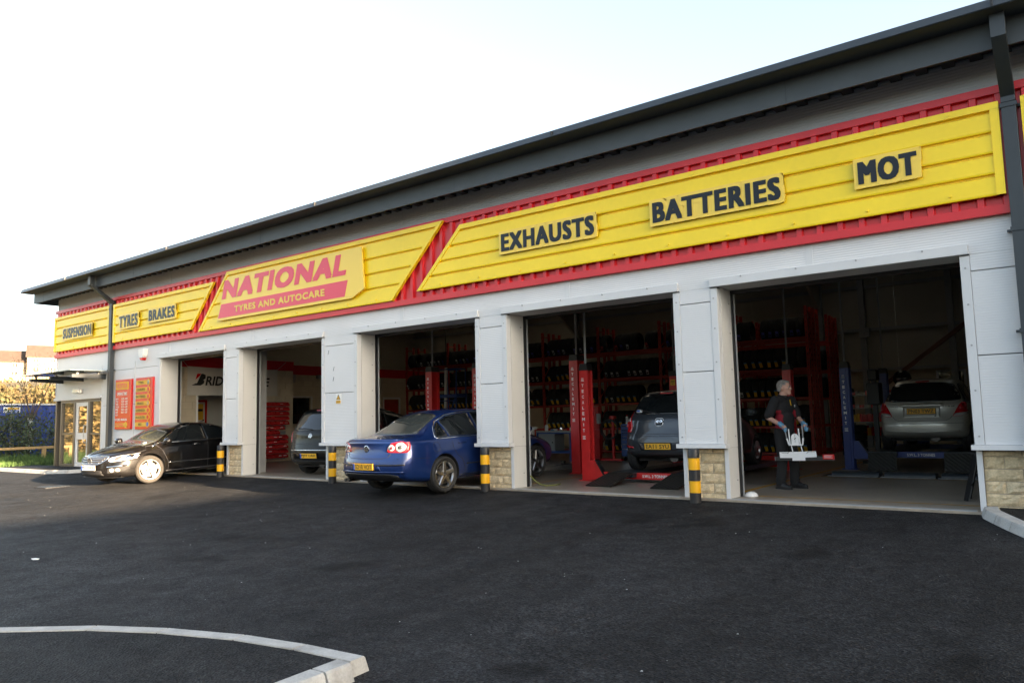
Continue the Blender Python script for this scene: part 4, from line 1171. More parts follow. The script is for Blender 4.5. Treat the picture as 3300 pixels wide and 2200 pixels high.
for bay in range(7):
    xr_, xl_ = UPX[bay] - .07, UPX[bay + 1] + .07
    for lv in range(5):
        if lv == 0 and bay not in (0, 1, 2): continue
        if lv == 1 and bay >= 4: continue
        x = xr_
        big = rg.choice((1, 2, 2, 3))
        if bay == 6 and lv < 4: big = 3
        tpos = 0
        ny = {0: 'y', 1: 'y', 2: 'y', 3: 'w', 4: 'w'}[lv]
        while True:
            if rg.random() < .12: big = rg.choice((0, 1, 2, 3))
            me, r_, w = TY[big]
            x -= w / 2 + .004
            if x - w / 2 < xl_: break
            if rg.random() < .04: x -= w; continue
            cz = BEAMZ[lv] + .03 + math.sqrt(max(.01, r_ ** 2 - .17 ** 2)) + .0
            tagk = None
            q = rg.random()
            if lv <= 1: tagk = 'y' if q < .82 else None
            elif lv == 2: tagk = 'y' if q < .75 else 'w' if q < .85 else None
            elif lv == 3: tagk = ('y' if bay == 0 or bay == 3 else 'w') if q < .72 else None
            else: tagk = ('b' if q < .35 else 'w' if q < .65 else 'r' if q < .72 else 'y' if (q < .8 and bay > 4) else None)
            tl = {'y': 'yellow', 'w': 'white', 'b': 'blue', 'r': 'red', None: 'no'}[tagk]
            o = link('tyre', me, None, loc=(x, 11.225 + rg.uniform(-.012, .012), cz))
            o.rotation_euler = (rg.uniform(0, 6.28), 0, rg.uniform(-.02, .02))
            tpos += 1
            tag(o, '%s tyre, %s %s, %s bay of front racking' % ({'yellow': 'yellow tagged', 'white': 'white tagged', 'blue': 'blue tagged', 'red': 'red tagged', 'no': 'untagged'}[tl],
                (ORD[tpos - 1] + 'from right on') if tpos > 1 else 'rightmost on', lev_lab[lv], ('rightmost' if bay == 0 else 'leftmost' if bay == 6 else ORD[bay] + 'from right')), 'tyre', 'tyres on the front racking')
            if tagk:
                e = link('tag', TG[tagk], o)
                ang = R(28)      # on the tread, low at the front
                M = Matrix.Translation((x, o.location.y - math.cos(ang) * (r_ + .001) - .012, cz - math.sin(ang) * (r_ + .001) - .07)) @ Matrix.Rotation(R(27), 4, 'X') @ Matrix.Rotation(rg.uniform(-.15, .15), 4, 'Y')
                e.matrix_parent_inverse = Matrix.Identity(4)
                e.matrix_basis = (Matrix.Translation(o.location) @ o.rotation_euler.to_matrix().to_4x4()).inverted() @ M
            NT += 1
            x -= w / 2
# the few tyres that show at the end of the rear runs
for (y, xs_, lv) in ((11.89, (-6.5, -6.72), 4), (11.89, (-6.5, -6.72, -6.94), 3), (13.25, (-6.5, -6.75), 3), (13.25, (-6.5, -6.75, -7), 2), (11.89, (-6.5, -6.72), 2), (11.89, (-6.5, -6.72), 1)):
    for x in xs_:
        me, r_, w = TY[3]
        o = link('tyre', me, None, loc=(x, y, BEAMZ[lv] + .03 + math.sqrt(r_ ** 2 - .17 ** 2)))
        tag(o, 'black tyre at the right end of the rear racking, %s' % lev_lab[lv], 'tyre', 'tyres at the end of the rear racking %s' % lev_lab[lv])

# ---- lifts
def vtext(t, s, x, y, ztop, pitch, size, m, parent=None):
    for i, c in enumerate(s):
        zc = ztop - i * pitch
        wv = size * (.25 if c == 'I' else 1.0 if c == 'M' else .74)
        word(c, lambda u, v, d: (x - wv / 2 + u, y, zc + v), wv, size, .03).build('lettering', m, parent or t)
def lift_post(t, x, y, w, d, h, m, text=True, conduit=True, col=None, cap=True):
    p = MB().box(x - w / 2, x + w / 2 - .05, y, y + d, 0, h).box(x + w / 2 - .05, x + w / 2, y, y + .04, .02, h).box(x + w / 2 - .05, x + w / 2, y + d - .04, y + d, .02, h).build('post', m, t, bevel=.006)
    MB().box(x - w / 2 - .05, x + w / 2 + .05, y - .03, y + d + .05, 0, .015).build('foot_plate', m, p)
    if cap: MB().prism([(x - w / 2 - .004, h), (x + w / 2 + .004, h), (x + w / 2 - .02, h + .13), (x - w / 2 + .02, h + .13)], 'y', y - .004, y + d).build('cap', M_BLACK, p)
    if conduit: MB().cyl((x, y + d / 2, h + .1), (x, y + d / 2, 5.5), .022, 8).build('conduit', M_STEEL, p)
    if text:
        vtext(t, 'TECALEMIT', x - .02, y - .003, h - .33, .109, .062, M_WTEXT, p)
        for k, (z, ww) in enumerate(((h - .165, .05), (h - .19, .06), (h - .215, .07), (h - 1.29, .07), (h - 1.315, .06), (h - 1.34, .07))):
            MB().box(x - .02 - ww / 2, x - .02 + ww / 2, y - .004, y - .0025, z, z + .013).build('small_print', M_WTEXT, p)
    return p
def four_post(label, xl, xr, y0, y1, m, px, plat_z, raised, sticker=False):
    t = thing('vehicle_lift', label, 'vehicle lift', ((xl + xr) / 2, y0, 0)); o = t.location
    hw = (xr - xl) / 2
    lift_post(t, -hw, 0, .19, .2, 2.14, m); lift_post(t, hw, 0, .19, .2, 2.14, m, text=False)
    q = lift_post(t, -hw, y1 - y0, .19, .2, 2.14, m, text=False); lift_post(t, hw, y1 - y0, .19, .2, 2.14, m, text=False)
    if sticker:
        s = MB().box(-hw - .06, -hw + .06, y1 - y0 - .006, y1 - y0 - .002, 1.92, 2.06).build('load_sticker', M_TAGS['y'], q)
        word('3000', lambda u, v, d: (-hw - .045 + u, y1 - y0 - .008, 1.995 + v), .09, .035).build('lettering', M_BTEXT, q)
        word('kg', lambda u, v, d: (-hw - .02 + u, y1 - y0 - .008, 1.94 + v), .04, .035).build('lettering', M_BTEXT, q)
    zb = plat_z - .13
    for yy in (.03, y1 - y0 + .03):
        b = MB().box(-hw + .1, hw - .1, yy, yy + .14, zb, zb + .12).build('cross_beam', m, t, bevel=.004)
        if yy < 1: word('S.W.L. 3 TONNES', lambda u, v, d: (-.26 + (px[0] + px[1]) / 2 - o.x + u, yy - .003, zb + .035 + v), .50, .055, .02).build('lettering', M_WTEXT, b)
    for s in (-1, 1):     # gussets where the beam meets the post
        MB().prism([(s * (hw - .1), zb - .03), (s * (hw - .1), zb + .34), (s * (hw - .2), zb + .34), (s * (hw - .40), zb + .02), (s * (hw - .40), zb - .03)], 'y', -.005, .10).build('gusset', m, t)
        MB().bar((s * (hw - .21), .05, zb + .35), (s * (hw - .41), .05, zb + .03), .12, .02, upv=(0, 0, 1)).build('gusset_cover', M_BLACK, t)
    for xc in px:
        c = xc - o.x
        MB().box(c - .26, c + .26, -.10, y1 - y0 + .25, plat_z - .09, plat_z).build('platform', M_DARK, t, bevel=.004)
        if raised: f = MB().bar((c, -.12, plat_z - .02), (c, -.20, plat_z + .02 - .40), .54, .02, upv=(0, 1, 0))
        else: f = MB().prism([(-.10, plat_z + .004), (-.10, plat_z - .03), (-.92, .0), (-.95, .02)], 'x', c - .25, c + .25)
        f.build('ramp_flap', mat_chequer, t)
        MB().box(c - .24, c + .24, y1 - y0 + .18, y1 - y0 + .25, plat_z, plat_z + .1).build('wheel_stop', m, t)
    return t
mat_chequer = mat('chequer_plate', (.028, .027, .024), .55, metal=.3, wave=('DIAGONAL', .045, .6, .01))
four_post('red four post lift carrying the dark grey hatchback', -7.95, -5.28, 1.93, 5.9, M_LIFTR, (-7.13, -5.85), .19, False, True)
four_post('blue four post lift carrying the silver hatchback', -4.23, -1.50, 6.4, 10.1, M_LIFTB, (-3.56, -2.18), .385, True)
def two_post(label, xl, xr, y, h):
    t = thing('vehicle_lift', label, 'vehicle lift', ((xl + xr) / 2, y, 0)); hw = (xr - xl) / 2
    lift_post(t, -hw, 0, .22, .3, h, M_LIFTR, conduit=False); lift_post(t, hw, 0, .22, .3, h, M_LIFTR)
    for s in (-1, 1):
        for (dx, dy) in ((.75, -.55), (.8, .7)):
            a = MB().bar((s * (hw - .15), .1, .16), (s * (hw - dx), dy, .12), .11, .09).build('lift_arm', M_BLACK, t)
            MB().cyl((s * (hw - dx), dy, .05), (s * (hw - dx), dy, .2), .045, 12).cyl((s * (hw - dx), dy, .2), (s * (hw - dx), dy, .23), .065, 12).build('arm_pad', M_BLACK, a)
    return t
two_post('red two post lift standing over the front of the blue car', -11.93, -9.1, 3.35, 2.47)
two_post('red two post lift at the left, in the bay of the black people carrier', -16.4, -13.5, 3.35, 2.46)

# ---- bench, tools and small equipment
t = thing('workbench', 'blue steel workbench with a grey cabinet door behind the red lift post', 'workbench', (-12.28, 7.1, 0))
MB().box(-.60, .60, 0, .6, .80, .84).build('worktop', M_STEEL, t)
for x in (-.58, .54):
    for y in (.02, .54): MB().box(x, x + .05, y, y + .05, 0, .80).build('leg', M_BLUE, t)
MB().box(-.53, .54, .03, .58, .22, .28).box(-.53, .54, .02, .05, .76, .80).build('rail', M_BLUE, t)
c = MB().box(-.52, .05, .03, .5, .285, .755).build('cabinet', M_GREYD, t)
MB().box(-.50, .04, .015, .029, .30, .745).build('cabinet_door', M_GREYD, c)
MB().cyl((-.02, .0, .52), (-.02, .015, .52), .018, 8).build('lock', M_CHROME, c)
for i, (x, y, l, nm, cat, pr, m) in enumerate([
    (-.35, .2, 'white plastic bottle standing on the workbench', 'bottle', 'bottle', [(0, 0), (.045, 0), (.05, .02), (.05, .13), (.035, .17), (.02, .175), (0, .175)], M_WHITE),
    (-.08, .25, 'round white tub lying among tools on the workbench', 'tub', 'tub', [(0, 0), (.06, 0), (.065, .05), (.06, .055), (0, .055)], M_WHITE),
    (.1, .3, 'silver jug on the workbench', 'jug', 'jug', [(0, 0), (.05, 0), (.055, .06), (.04, .12), (.035, .12), (0, .11)], M_CHROME)]):
    b = thing(nm, l, cat, (-12.28 + x, 7.1 + y, .84))
    MB().lathe(pr, n=16).build('body', m, b, smooth=40)
b = thing('cloth', 'crumpled blue paper cloth on the workbench', 'cloth', (-12.4, 7.25, .84))
mm = MB(); rq = random.Random(1)
mm.lathe([(0, 0), (.07, 0), (.06, .03), (.03, .05), (0, .045)], n=9); mm.v = [(x + rq.uniform(-.015, .015), y + rq.uniform(-.015, .015), max(0, z + rq.uniform(-.012, .012))) for x, y, z in mm.v]
mm.build('sheet', M_GLOVE, b, smooth=60)
for k in range(5):
    o = MB().box(-.05, .05, -.04, .04, 0, .07 + .02 * (k % 2)).build('parts_box', [M_SIGNR, M_WHITE, M_TAGS['y'], M_SIGNR, M_WHITE][k], None, loc=(-12.02 + k * .095, 7.55, .84), bevel=.004)
    tag(o, ['red carton at the left end of the row on the workbench', 'white carton beside the left red one on the workbench', 'yellow carton in the middle of the row on the workbench', 'red carton right of the yellow one on the workbench', 'white carton at the right end of the row on the workbench'][k], 'carton')
t = thing('soap_dispenser', 'white wall soap dispenser on a red frame left of the workbench', 'dispenser', (-12.55, 6.55, .66))
MB().prism([(-.09, .08), (-.07, .30), (.10, .32), (.11, .26), (.03, .22), (.02, .02), (-.05, .0)], 'y', -.06, .06).build('body', M_WHITE, t, bevel=.02)
MB().prism([(-.035, .10), (-.015, .10), (-.025, .16)], 'y', -.064, -.061).build('drop_mark', M_PLATEB, t)
MB().cyl((.06, 0, -.66), (.06, 0, .3), .02, 8).build('stand_post', M_RACK, t)
t = thing('tool_chest', 'blue roller tool chest with seven drawers behind the grey hatchback', 'tool chest', (-10.16, 7.8, 0))
MB().box(-.32, .32, 0, .45, .12, 1.0).build('body', M_BLUE, t, bevel=.01)
for k, (z, h) in enumerate(((.18, .16), (.36, .11), (.49, .11), (.62, .07), (.70, .07), (.78, .07), (.86, .11))):
    d = MB().box(-.30, .30, -.012, -.001, z, z + h - .01).build('drawer', M_BLUE, t)
    MB().box(-.28, .28, -.026, -.013, z + h - .035, z + h - .018).build('handle', M_CHROME, d)
for x in (-.25, .25): MB().cyl((x, .05, .05), (x + .03, .05, .05), .05, 12).build('caster', M_BLACK, t)
b = thing('spray_can', 'white aerosol can standing on the blue tool chest', 'can', (-10.33, 7.9, 1.0))
MB().lathe([(0, 0), (.032, 0), (.033, .19), (.02, .21), (0, .21)], n=14).build('body', M_WHITE, b, smooth=40)
MB().cyl((0, 0, .211), (0, 0, .25), .018, 10).build('cap', M_SIGNR, b)
t = thing('tyre_inflator', 'red pedestal with a coiled black hose beside the tool chest', 'pedestal', (-10.75, 7.85, 0))
MB().box(-.32, .32, -.15, .15, 0, .05).build('base', M_LIFTR, t)
MB().cyl((0, 0, .05), (0, 0, 1.15), .045, 12).build('post', M_LIFTR, t, smooth=40)
MB().lathe([(.0, 1.15), (.1, 1.15), (.1, 1.22), (.0, 1.24)], n=12).build('head', M_LIFTR, t)
for k in range(3): MB().lathe([(.24 + .02 * k + .012 * math.cos(a), -.08 - k * .022 + .012 * math.sin(a)) for a in [i * math.pi / 3 for i in range(6)]], 'y', (-.06, 0, .86), 24, closed=True).build('hose_coil', M_BLACK, t, smooth=60)
t = thing('bead_breaker', 'tall red machine column right of the workbench', 'machine', (-11.3, 7.9, 0))
MB().box(-.12, .06, 0, .14, 0, 1.5).build('column', M_LIFTR, t, bevel=.008)
MB().box(-.02, .2, -.2, .0, .60, .86).build('pedal_box', M_LIFTR, t, bevel=.01)
MB().box(-.06, .18, -.25, .35, 0, .05).build('base', M_LIFTR, t)
MB().cyl((.1, -.05, 1.02), (.1, -.05, 1.3), .07, 12).build('pressure_tank', M_STEEL, t, smooth=40)
t = thing('mobile_steps', 'blue mobile access steps standing before the racking', 'steps', (-16.9, 8, 0))
MB().box(-.4, .42, -.25, .25, 1.95, 2.05).build('platform', M_BLUE, t)
for x in (-.4, .4):
    for (a, b) in (((x, -.3, 0), (x, -.22, 2.9)), ((x, .3, 0), (x, .22, 2.9))): MB().cyl(a, b, .022, 8).build('leg', M_BLUE, t)
    MB().cyl((x, -1.3, .1), (x, -.25, 2.0), .022, 8).build('stringer', M_BLUE, t)
for k in range(7): MB().box(-.38, .38, -1.22 + k * .15, -1.04 + k * .15, .27 + k * .26, .295 + k * .26).build('step', M_BLUE, t)
MB().tube([(-.4, -.22, 2.88), (.4, -.22, 2.88), (.4, .22, 2.88), (-.4, .22, 2.88)], .022, 8).build('guard_rail', M_BLUE, t)
t = thing('hose_drop', 'white vertical service pole hanging by the blue steps', 'pole', (-16.97, 7.8, 0))
MB().bar((-.05, 0, 1.2), (.0, 0, 2.93), .07, .07).build('pole', M_WHITE, t)
MB().cyl((0, 0, 2.94), (0, 0, 5.5), .015, 6).build('cable', M_BLACK, t)
t = thing('headlamp_tester', 'black headlamp beam tester on a column beside the blue lift', 'beam tester', (-4.1, 8.5, 0))
MB().box(-.05, .05, -.05, .05, .05, 2.0).build('column', M_BLACK, t)
MB().box(-.1, .1, -.15, .15, 1.92, 2.16).build('head', M_BLACK, t, bevel=.02)
MB().box(-.13, .14, -.2, .2, 1.35, 1.86).build('lens_box', M_BLACK, t, bevel=.02)
MB().box(-.3, .3, -.25, .25, 0, .07).build('base', M_BLACK, t)
t = thing('convex_mirror', 'dark round convex mirror high on the rear of the MOT bay', 'mirror', (-4.35, 13.2, 2.1))
MB().lathe([(0, -.06), (.12, -.05), (.2, -.02), (.24, 0), (.24, .02), (0, .02)], 'y', n=20).build('mirror', M_GLASS, t, smooth=40)
MB().bar((0, .02, 0), (0, 3.1, -.1), .03, .03).build('arm', M_STEEL, t)
# shelf of oil filters and cartons at the back
t = thing('shelf_unit', 'grey shelf unit of filter boxes behind the blue lift post', 'shelf', (-5.05, 12.0, 0))
for z in (.5, .88, 1.26, 1.62): MB().box(-.45, .85, 0, .4, z, z + .025).build('shelf', M_STEEL, t)
for x in (-.45, .83): MB().box(x, x + .03, 0, .4, 0, 1.85).build('upright', M_DARK, t)
rq = random.Random(9)
for z, lab in ((.525, 'lowest stocked shelf'), (.905, 'middle shelf'), (1.285, 'upper shelf'), (1.645, 'top shelf')):
    x = -.40
    while x < .74:
        w = rq.uniform(.07, .12); h = rq.uniform(.2, .28) if z < 1.2 else rq.uniform(.08, .12)
        col = rq.choice(['orange red', 'orange red', 'white', 'yellow']) if z < 1.2 else rq.choice(['white', 'orange red'])
        mm = {'orange red': M_SIGNR, 'white': M_BANNER, 'yellow': M_TAGS['y']}[col]
        o = MB().box(0, w - .01, 0, .25, 0, h).build('filter_box', mm, None, loc=(-5.05 + x, 12.02, z), bevel=0)
        tag(o, '%s filter carton on the %s of the grey shelf unit' % (col, lab), 'carton', '%s cartons on the %s' % (col, lab))
        x += w
for k in range(4):
    o = link('tyre', TY[2][0], None, loc=(-5.25, 11.2, .12 + k * .205)); o.rotation_euler = (0, R(90), 0)
    tag(o, ['lowest', 'second lowest', 'second highest', 'highest'][k] + ' tyre of the flat stack before the grey shelf unit', 'tyre', 'tyres stacked flat')
# black folding stand by the right pillar and cream guide at the left jamb
t = thing('folding_stand', 'black folding floor stand leaning open by the right pillar of the MOT bay', 'stand', (-1.33, 1.35, 0))
for s in (-1, 1):
    for q in (-.16, .16): MB().bar((s * .17, q, .0), (s * .03, q * .7, .60), .035, .05).build('leg', M_BLACK, t)
    MB().bar((s * .12, -.15, .2), (s * .12, .15, .2), .03, .03).build('stretcher', M_BLACK, t)
MB().bar((0, -.13, .61), (0, .13, .61), .07, .03).build('hinge', M_BLACK, t)
t = thing('door_guide', 'cream half round guard on the floor at the left jamb of the MOT bay', 'guard', (-4.22, .62, 0))
mm = MB(); prof = [(0, .0), (.26, 0), (.25, .03), (.2, .075), (.1, .105), (0, .115)]
mm.lathe([(r_ * .38, z_ * .6) for r_, z_ in prof], n=20); mm.build('dome', M_WHITE, t, smooth=40)
t = thing('air_hose', 'thin green air hose on the floor at the left jamb of the red lift bay', 'hose', (-8.15, .7, 0))
MB().tube([(-.1, -.2, .2), (-.05, -.15, .12), (.05, -.1, .04), (.12, -.02, .012), (.2, .2, .012), (.15, .4, .012)], .012, 8).build('hose', mat('hose_green', (.16, .17, .04), .6), t, smooth=60)
# litter on the forecourt
for i, (x, y, l) in enumerate([(-9.97, -6.95, 'white scrap of paper lying on the forecourt left of centre'), (-27.9, -1.6, 'white scrap of paper at the kerb in front of the verge')]):
    o = MB().prism([(-.07, -.02), (.03, -.04), (.08, .0), (.02, .035), (-.05, .02)], 'z', 0, .006).build('paper_scrap', M_WHITE, None, loc=(x, y, gz(y) + .004)); tag(o, l, 'litter')
rq = random.Random(77); v, f = [], []
for i in range(150):
    x = rq.uniform(-22, 1); y = rq.uniform(-9.5, -.4)
    s = rq.uniform(.003, .009); o = len(v); z = gz(y)
    v += [(x - s, y - s, z), (x + s, y - s * .7, z), (x + s * .6, y + s, z), (x - s * .5, y + s * .8, z), (x, y, z + s * .8)]
    f += [(o, o + 1, o + 4), (o + 1, o + 2, o + 4), (o + 2, o + 3, o + 4), (o + 3, o, o + 4)]
me = bpy.data.meshes.new('grit'); me.from_pydata(v, [], f); me.materials.append(M_STEEL); tag(link('grit', me), 'pale grit scattered over the asphalt', kind='stuff')

# ================================================================== CARS
def interp(keys, x):
    xs = [k[0] for k in keys]; ys = [k[1] for k in keys]
    if x <= xs[0]: return ys[0]
    if x >= xs[-1]: return ys[-1]
    # monotone cubic through the keys
    n = len(xs); d = [(ys[i + 1] - ys[i]) / (xs[i + 1] - xs[i]) for i in range(n - 1)]
    m = [d[0]] + [0 if d[i - 1] * d[i] <= 0 else 2 * d[i - 1] * d[i] / (d[i - 1] + d[i]) for i in range(1, n - 1)] + [d[-1]]
    i = next(i for i in range(n - 1) if x <= xs[i + 1])
    h = xs[i + 1] - xs[i]; t = (x - xs[i]) / h
    return (2 * t ** 3 - 3 * t ** 2 + 1) * ys[i] + (t ** 3 - 2 * t ** 2 + t) * h * m[i] + (-2 * t ** 3 + 3 * t ** 2) * ys[i + 1] + (t ** 3 - t ** 2) * h * m[i + 1]

class Car:
    """car body: x forward from the rear bumper, y left, z up from the road"""
    def __init__(s, L, zt, zs, zb, wb, wt, xr, xf, bow_r, bow_f, axles, wr, arch, paint, ww=.205):
        s.__dict__.update(locals())
    def point(s, x, q, ins, ring=1.0):
        """q = section point index; ins = rounding inset near the ends"""
        zt, zs, zb, wb, wt = (interp(k, x) for k in (s.zt, s.zs, s.zb, s.wb, s.wt))
        zt = max(zt, zs + .012)
        g = zt - zs
        gl = min(1, g / .3)
        rail = .05 * gl + .006
        P = [(0, zb + .015), (wb * .6, zb + .0), (wb - .13, zb), (wb - .035, zb + .025), (wb - .008, zb + .10), (wb, zb + (zs - zb) * .42), (wb - .004, zb + (zs - zb) * .68), (wb - .022, zs - .06),
             (wb - .045, zs - .012), (wb - .07 - .02 * (1 - gl), zs + .008), (wb - .07 + (wt - wb + .07) * .52, zs + (g - rail) * .54), (wt + .02, zt - rail - .03 * gl), (wt - .04, zt - rail * .35), (wt * .72, zt - .012 * gl - .002), (wt * .36, zt - .003), (0, zt)]
        y, z = P[q]
        zc = (zb + zt) / 2
        k = max(0, 1 - ins / max(wb, .01))
        y = y * k
        zz = zc + (z - zc) * max(0, 1 - ins / max((zt - zb) / 2, .01))
        y *= ring; zz = zc + (zz - zc) * ring
        return y, zz
    NQ = 16
    def xmap(s, x, y, z):
        t = x / s.L
        yy = min(1, abs(y) / .85)
        r = interp(s.xr, z) + s.bow_r * yy ** 2.6
        f = s.L + interp(s.xf, z) - s.bow_f * yy ** 2.4
        return r + (f - r) * t
    def build(s):
        L = s.L
        rr = .13
        st = [0, .004, .015, .035, .065, .1, .14] + [.14 + (L - .30) * i / 40 for i in range(1, 41)] + [L - .12, L - .09, L - .06, L - .035, L - .015, L - .004, L]
        st = sorted(set(st))
        def inset(x):
            e = min(x, L - x)
            return 0 if e >= rr else rr * .55 * (1 - math.sqrt(max(0, 1 - (1 - e / rr) ** 2)))
        rings = [(0, .04), (0, .3), (0, .6), (0, .85), (0, .96)] + [(x, 1.0) for x in st] + [(L, .96), (L, .85), (L, .6), (L, .3), (L, .04)]
        V = []; n = 2 * s.NQ - 2
        for x, rg_ in rings:
            half = [s.point(x, q, inset(x), rg_) for q in range(s.NQ)]
            loop = half + [(-y, z) for y, z in half[-2:0:-1]]
            for y, z in loop: V.append((s.xmap(x, y, z), y, z))
        F = [(i * n + j, i * n + (j + 1) % n, (i + 1) * n + (j + 1) % n, (i + 1) * n + j) for i in range(len(rings) - 1) for j in range(n)]
        F += [tuple(range(n))[::-1], tuple((len(rings) - 1) * n + j for j in range(n))]
        me = bpy.data.meshes.new('body'); me.from_pydata(V, [], F); me.materials.append(s.paint); me.materials.append(M_BLACKM)
        bm = bmesh.new(); bm.from_mesh(me); bmesh.ops.recalc_face_normals(bm, faces=bm.faces); bm.to_mesh(me); bm.free()
        tmp = bpy.data.objects.new('body', me); COL.objects.link(tmp)
        sb = tmp.modifiers.new('s', 'SUBSURF'); sb.levels = 1; sb.render_levels = 1
        dg = bpy.context.evaluated_depsgraph_get(); dg.update()
        full = bpy.data.meshes.new_from_object(tmp.evaluated_get(dg))
        bm = bmesh.new(); bm.from_mesh(full); s.bvh = BVHTree.FromBMesh(bm); bm.free()
        # wheel arches cut as real openings
        cm = MB()
        for ax in s.axles:
            for sg in (-1, 1):
                cm.cyl((ax, sg * .50, s.wr + .005), (ax, sg * 1.2, s.wr + .005), s.arch, 36)
        cme = cm.mesh('cut', [M_BLACKM]); co = bpy.data.objects.new('cut', cme); COL.objects.link(co)
        tmp.modifiers.clear(); old = tmp.data; tmp.data = full; bpy.data.meshes.remove(old)
        bo = tmp.modifiers.new('b', 'BOOLEAN'); bo.object = co; bo.operation = 'DIFFERENCE'; bo.solver = 'EXACT'; bo.material_mode = 'TRANSFER'
        dg.update(); dg = bpy.context.evaluated_depsgraph_get()
        s.mesh = bpy.data.meshes.new_from_object(tmp.evaluated_get(dg)); s.mesh.name = 'body'
        bpy.data.objects.remove(tmp); bpy.data.objects.remove(co)
    def project(s, p, axis, fb=None):
        """2-D point onto the body: axis '+y' left side, '-y' right side, 'r' rear, 'f' front, 't' top"""
        if axis in ('+y', '-y'):
            sg = 1 if axis == '+y' else -1
            o, d = Vector((p[0], 3 * sg, p[1])), Vector((0, -sg, 0))
        elif axis == 'r': o, d = Vector((-2, p[0], p[1])), Vector((1, 0, 0))
        elif axis == 'f': o, d = Vector((s.L + 2, p[0], p[1])), Vector((-1, 0, 0))
        else: o, d = Vector((p[0], p[1], 4)), Vector((0, 0, -1))
        h = s.bvh.ray_cast(o, d)
        far = h[0] is not None and abs(h[1].dot(d)) < .24 and ((axis == 'r' and h[0].x > interp(s.xr, p[1]) + .28) or (axis == 'f' and h[0].x < s.L + interp(s.xf, p[1]) - .45))
        if axis in ('+y', '-y') and (h[0] is None or abs(h[1].dot(d)) < .38):
            sg = 1 if axis == '+y' else -1
            h = s.bvh.find_nearest(Vector((p[0], sg * (interp(s.wt, p[0]) + .12), p[1])))
            n = h[1]
            return h[0], (n if n.dot(d) < 0 or n.z > 0 else -n)
        if h[0] is None or far:
            q = {'r': Vector((interp(s.xr, p[1]) + .16, p[0], p[1])), 'f': Vector((s.L + interp(s.xf, p[1]) - .24, p[0], p[1])), '+y': Vector((p[0], .8, p[1])), '-y': Vector((p[0], -.8, p[1])), 't': Vector((p[0], p[1], 1.4))}[axis]
            h = s.bvh.find_nearest(q)
        n = h[1]
        if n.dot(d) > 0: n = -n
        return h[0], n
    def patch(s, name, poly, axis, m, parent, eps=.004, grid=.05, round_=0, thick=.012):
        """a panel lying on the body inside a 2-D outline"""
        if round_: poly = rounded(poly, round_)
        pts = []
        n = len(poly)
        for i in range(n):
            a, b = Vector(poly[i]), Vector(poly[(i + 1) % n]); k = max(1, int((b - a).length / grid))
            for j in range(k): pts.append(tuple(a + (b - a) * j / k))
        nb = len(pts)
        x0, x1 = min(p[0] for p in pts), max(p[0] for p in pts); z0, z1 = min(p[1] for p in pts), max(p[1] for p in pts)
        inner = []
        x = x0 + grid / 2
        while x < x1:
            z = z0 + grid / 2
            while z < z1:
                if inside(poly, x, z, grid * .3): inner.append((x, z))
                z += grid
            x += grid
        res = delaunay_2d_cdt([Vector(p) for p in pts + inner], [(i, (i + 1) % nb) for i in range(nb)], [list(range(nb))], 1, 1e-5)
        V = []
        for p in res[0]:
            c, nn = s.project((p[0], p[1]), axis)
            V.append(c + nn * eps)
        me = bpy.data.meshes.new(name); me.from_pydata([tuple(v) for v in V], [], [tuple(f) for f in res[2]]); me.materials.append(m)
        bm = bmesh.new(); bm.from_mesh(me)
        d = {'+y': (0, 1, 0), '-y': (0, -1, 0), 'r': (-1, 0, 0), 'f': (1, 0, 0), 't': (0, 0, 1)}[axis]
        bm.normal_update()
        if sum(f.normal.dot(Vector(d)) for f in bm.faces) < 0: bmesh.ops.reverse_faces(bm, faces=bm.faces)
        bm.to_mesh(me); bm.free()
        o = link(name, me, parent, smooth=60)
        if thick:
            sm = o.modifiers.new('t', 'SOLIDIFY'); sm.thickness = thick; sm.offset = -1
        return o
    def strip(s, name, line, w, axis, m, parent, eps=.004, grid=.06, thick=.01):
        """ribbon along a 2-D polyline lying on the body"""
        P = []
        for a, b in zip(line[:-1], line[1:]):
            a, b = Vector(a), Vector(b); k = max(1, int((b - a).length / grid))
            P += [a + (b - a) * j / k for j in range(k)]
        P.append(Vector(line[-1]))
        V = []; F = []
        for i, p in enumerate(P):
            d = (P[min(i + 1, len(P) - 1)] - P[max(i - 1, 0)]).normalized(); nn = Vector((-d.y, d.x)) * w / 2
            for q in (p + nn, p - nn):
                c, n = s.project(tuple(q), axis); V.append(tuple(c + n * eps))
        F = [(2 * i, 2 * i + 1, 2 * i + 3, 2 * i + 2) for i in range(len(P) - 1)]
        me = bpy.data.meshes.new(name); me.from_pydata(V, [], F); me.materials.append(m)
        bm = bmesh.new(); bm.from_mesh(me); bm.normal_update()
        d = {'+y': (0, 1, 0), '-y': (0, -1, 0), 'r': (-1, 0, 0), 'f': (1, 0, 0), 't': (0, 0, 1)}[axis]
        if sum(f.normal.dot(Vector(d)) for f in bm.faces) < 0: bmesh.ops.reverse_faces(bm, faces=bm.faces)
        bm.to_mesh(me); bm.free()
        o = link(name, me, parent, smooth=60)
        if thick:
            sm = o.modifiers.new('t', 'SOLIDIFY'); sm.thickness = thick; sm.offset = -1
        return o
def inside(poly, x, z, marg=0):
    c = False; n = len(poly)
    for i in range(n):
        (x1, z1), (x2, z2) = poly[i], poly[(i + 1) % n]
        if (z1 > z) != (z2 > z) and x < (x2 - x1) * (z - z1) / (z2 - z1) + x1: c = not c
    if not c: return False
    if marg:
        for i in range(n):
            a, b = Vector(poly[i]), Vector(poly[(i + 1) % n]); p = Vector((x, z)); ab = b - a
            t = max(0, min(1, (p - a).dot(ab) / max(ab.length_squared, 1e-9)))
            if (a + ab * t - p).length < marg: return False
    return True
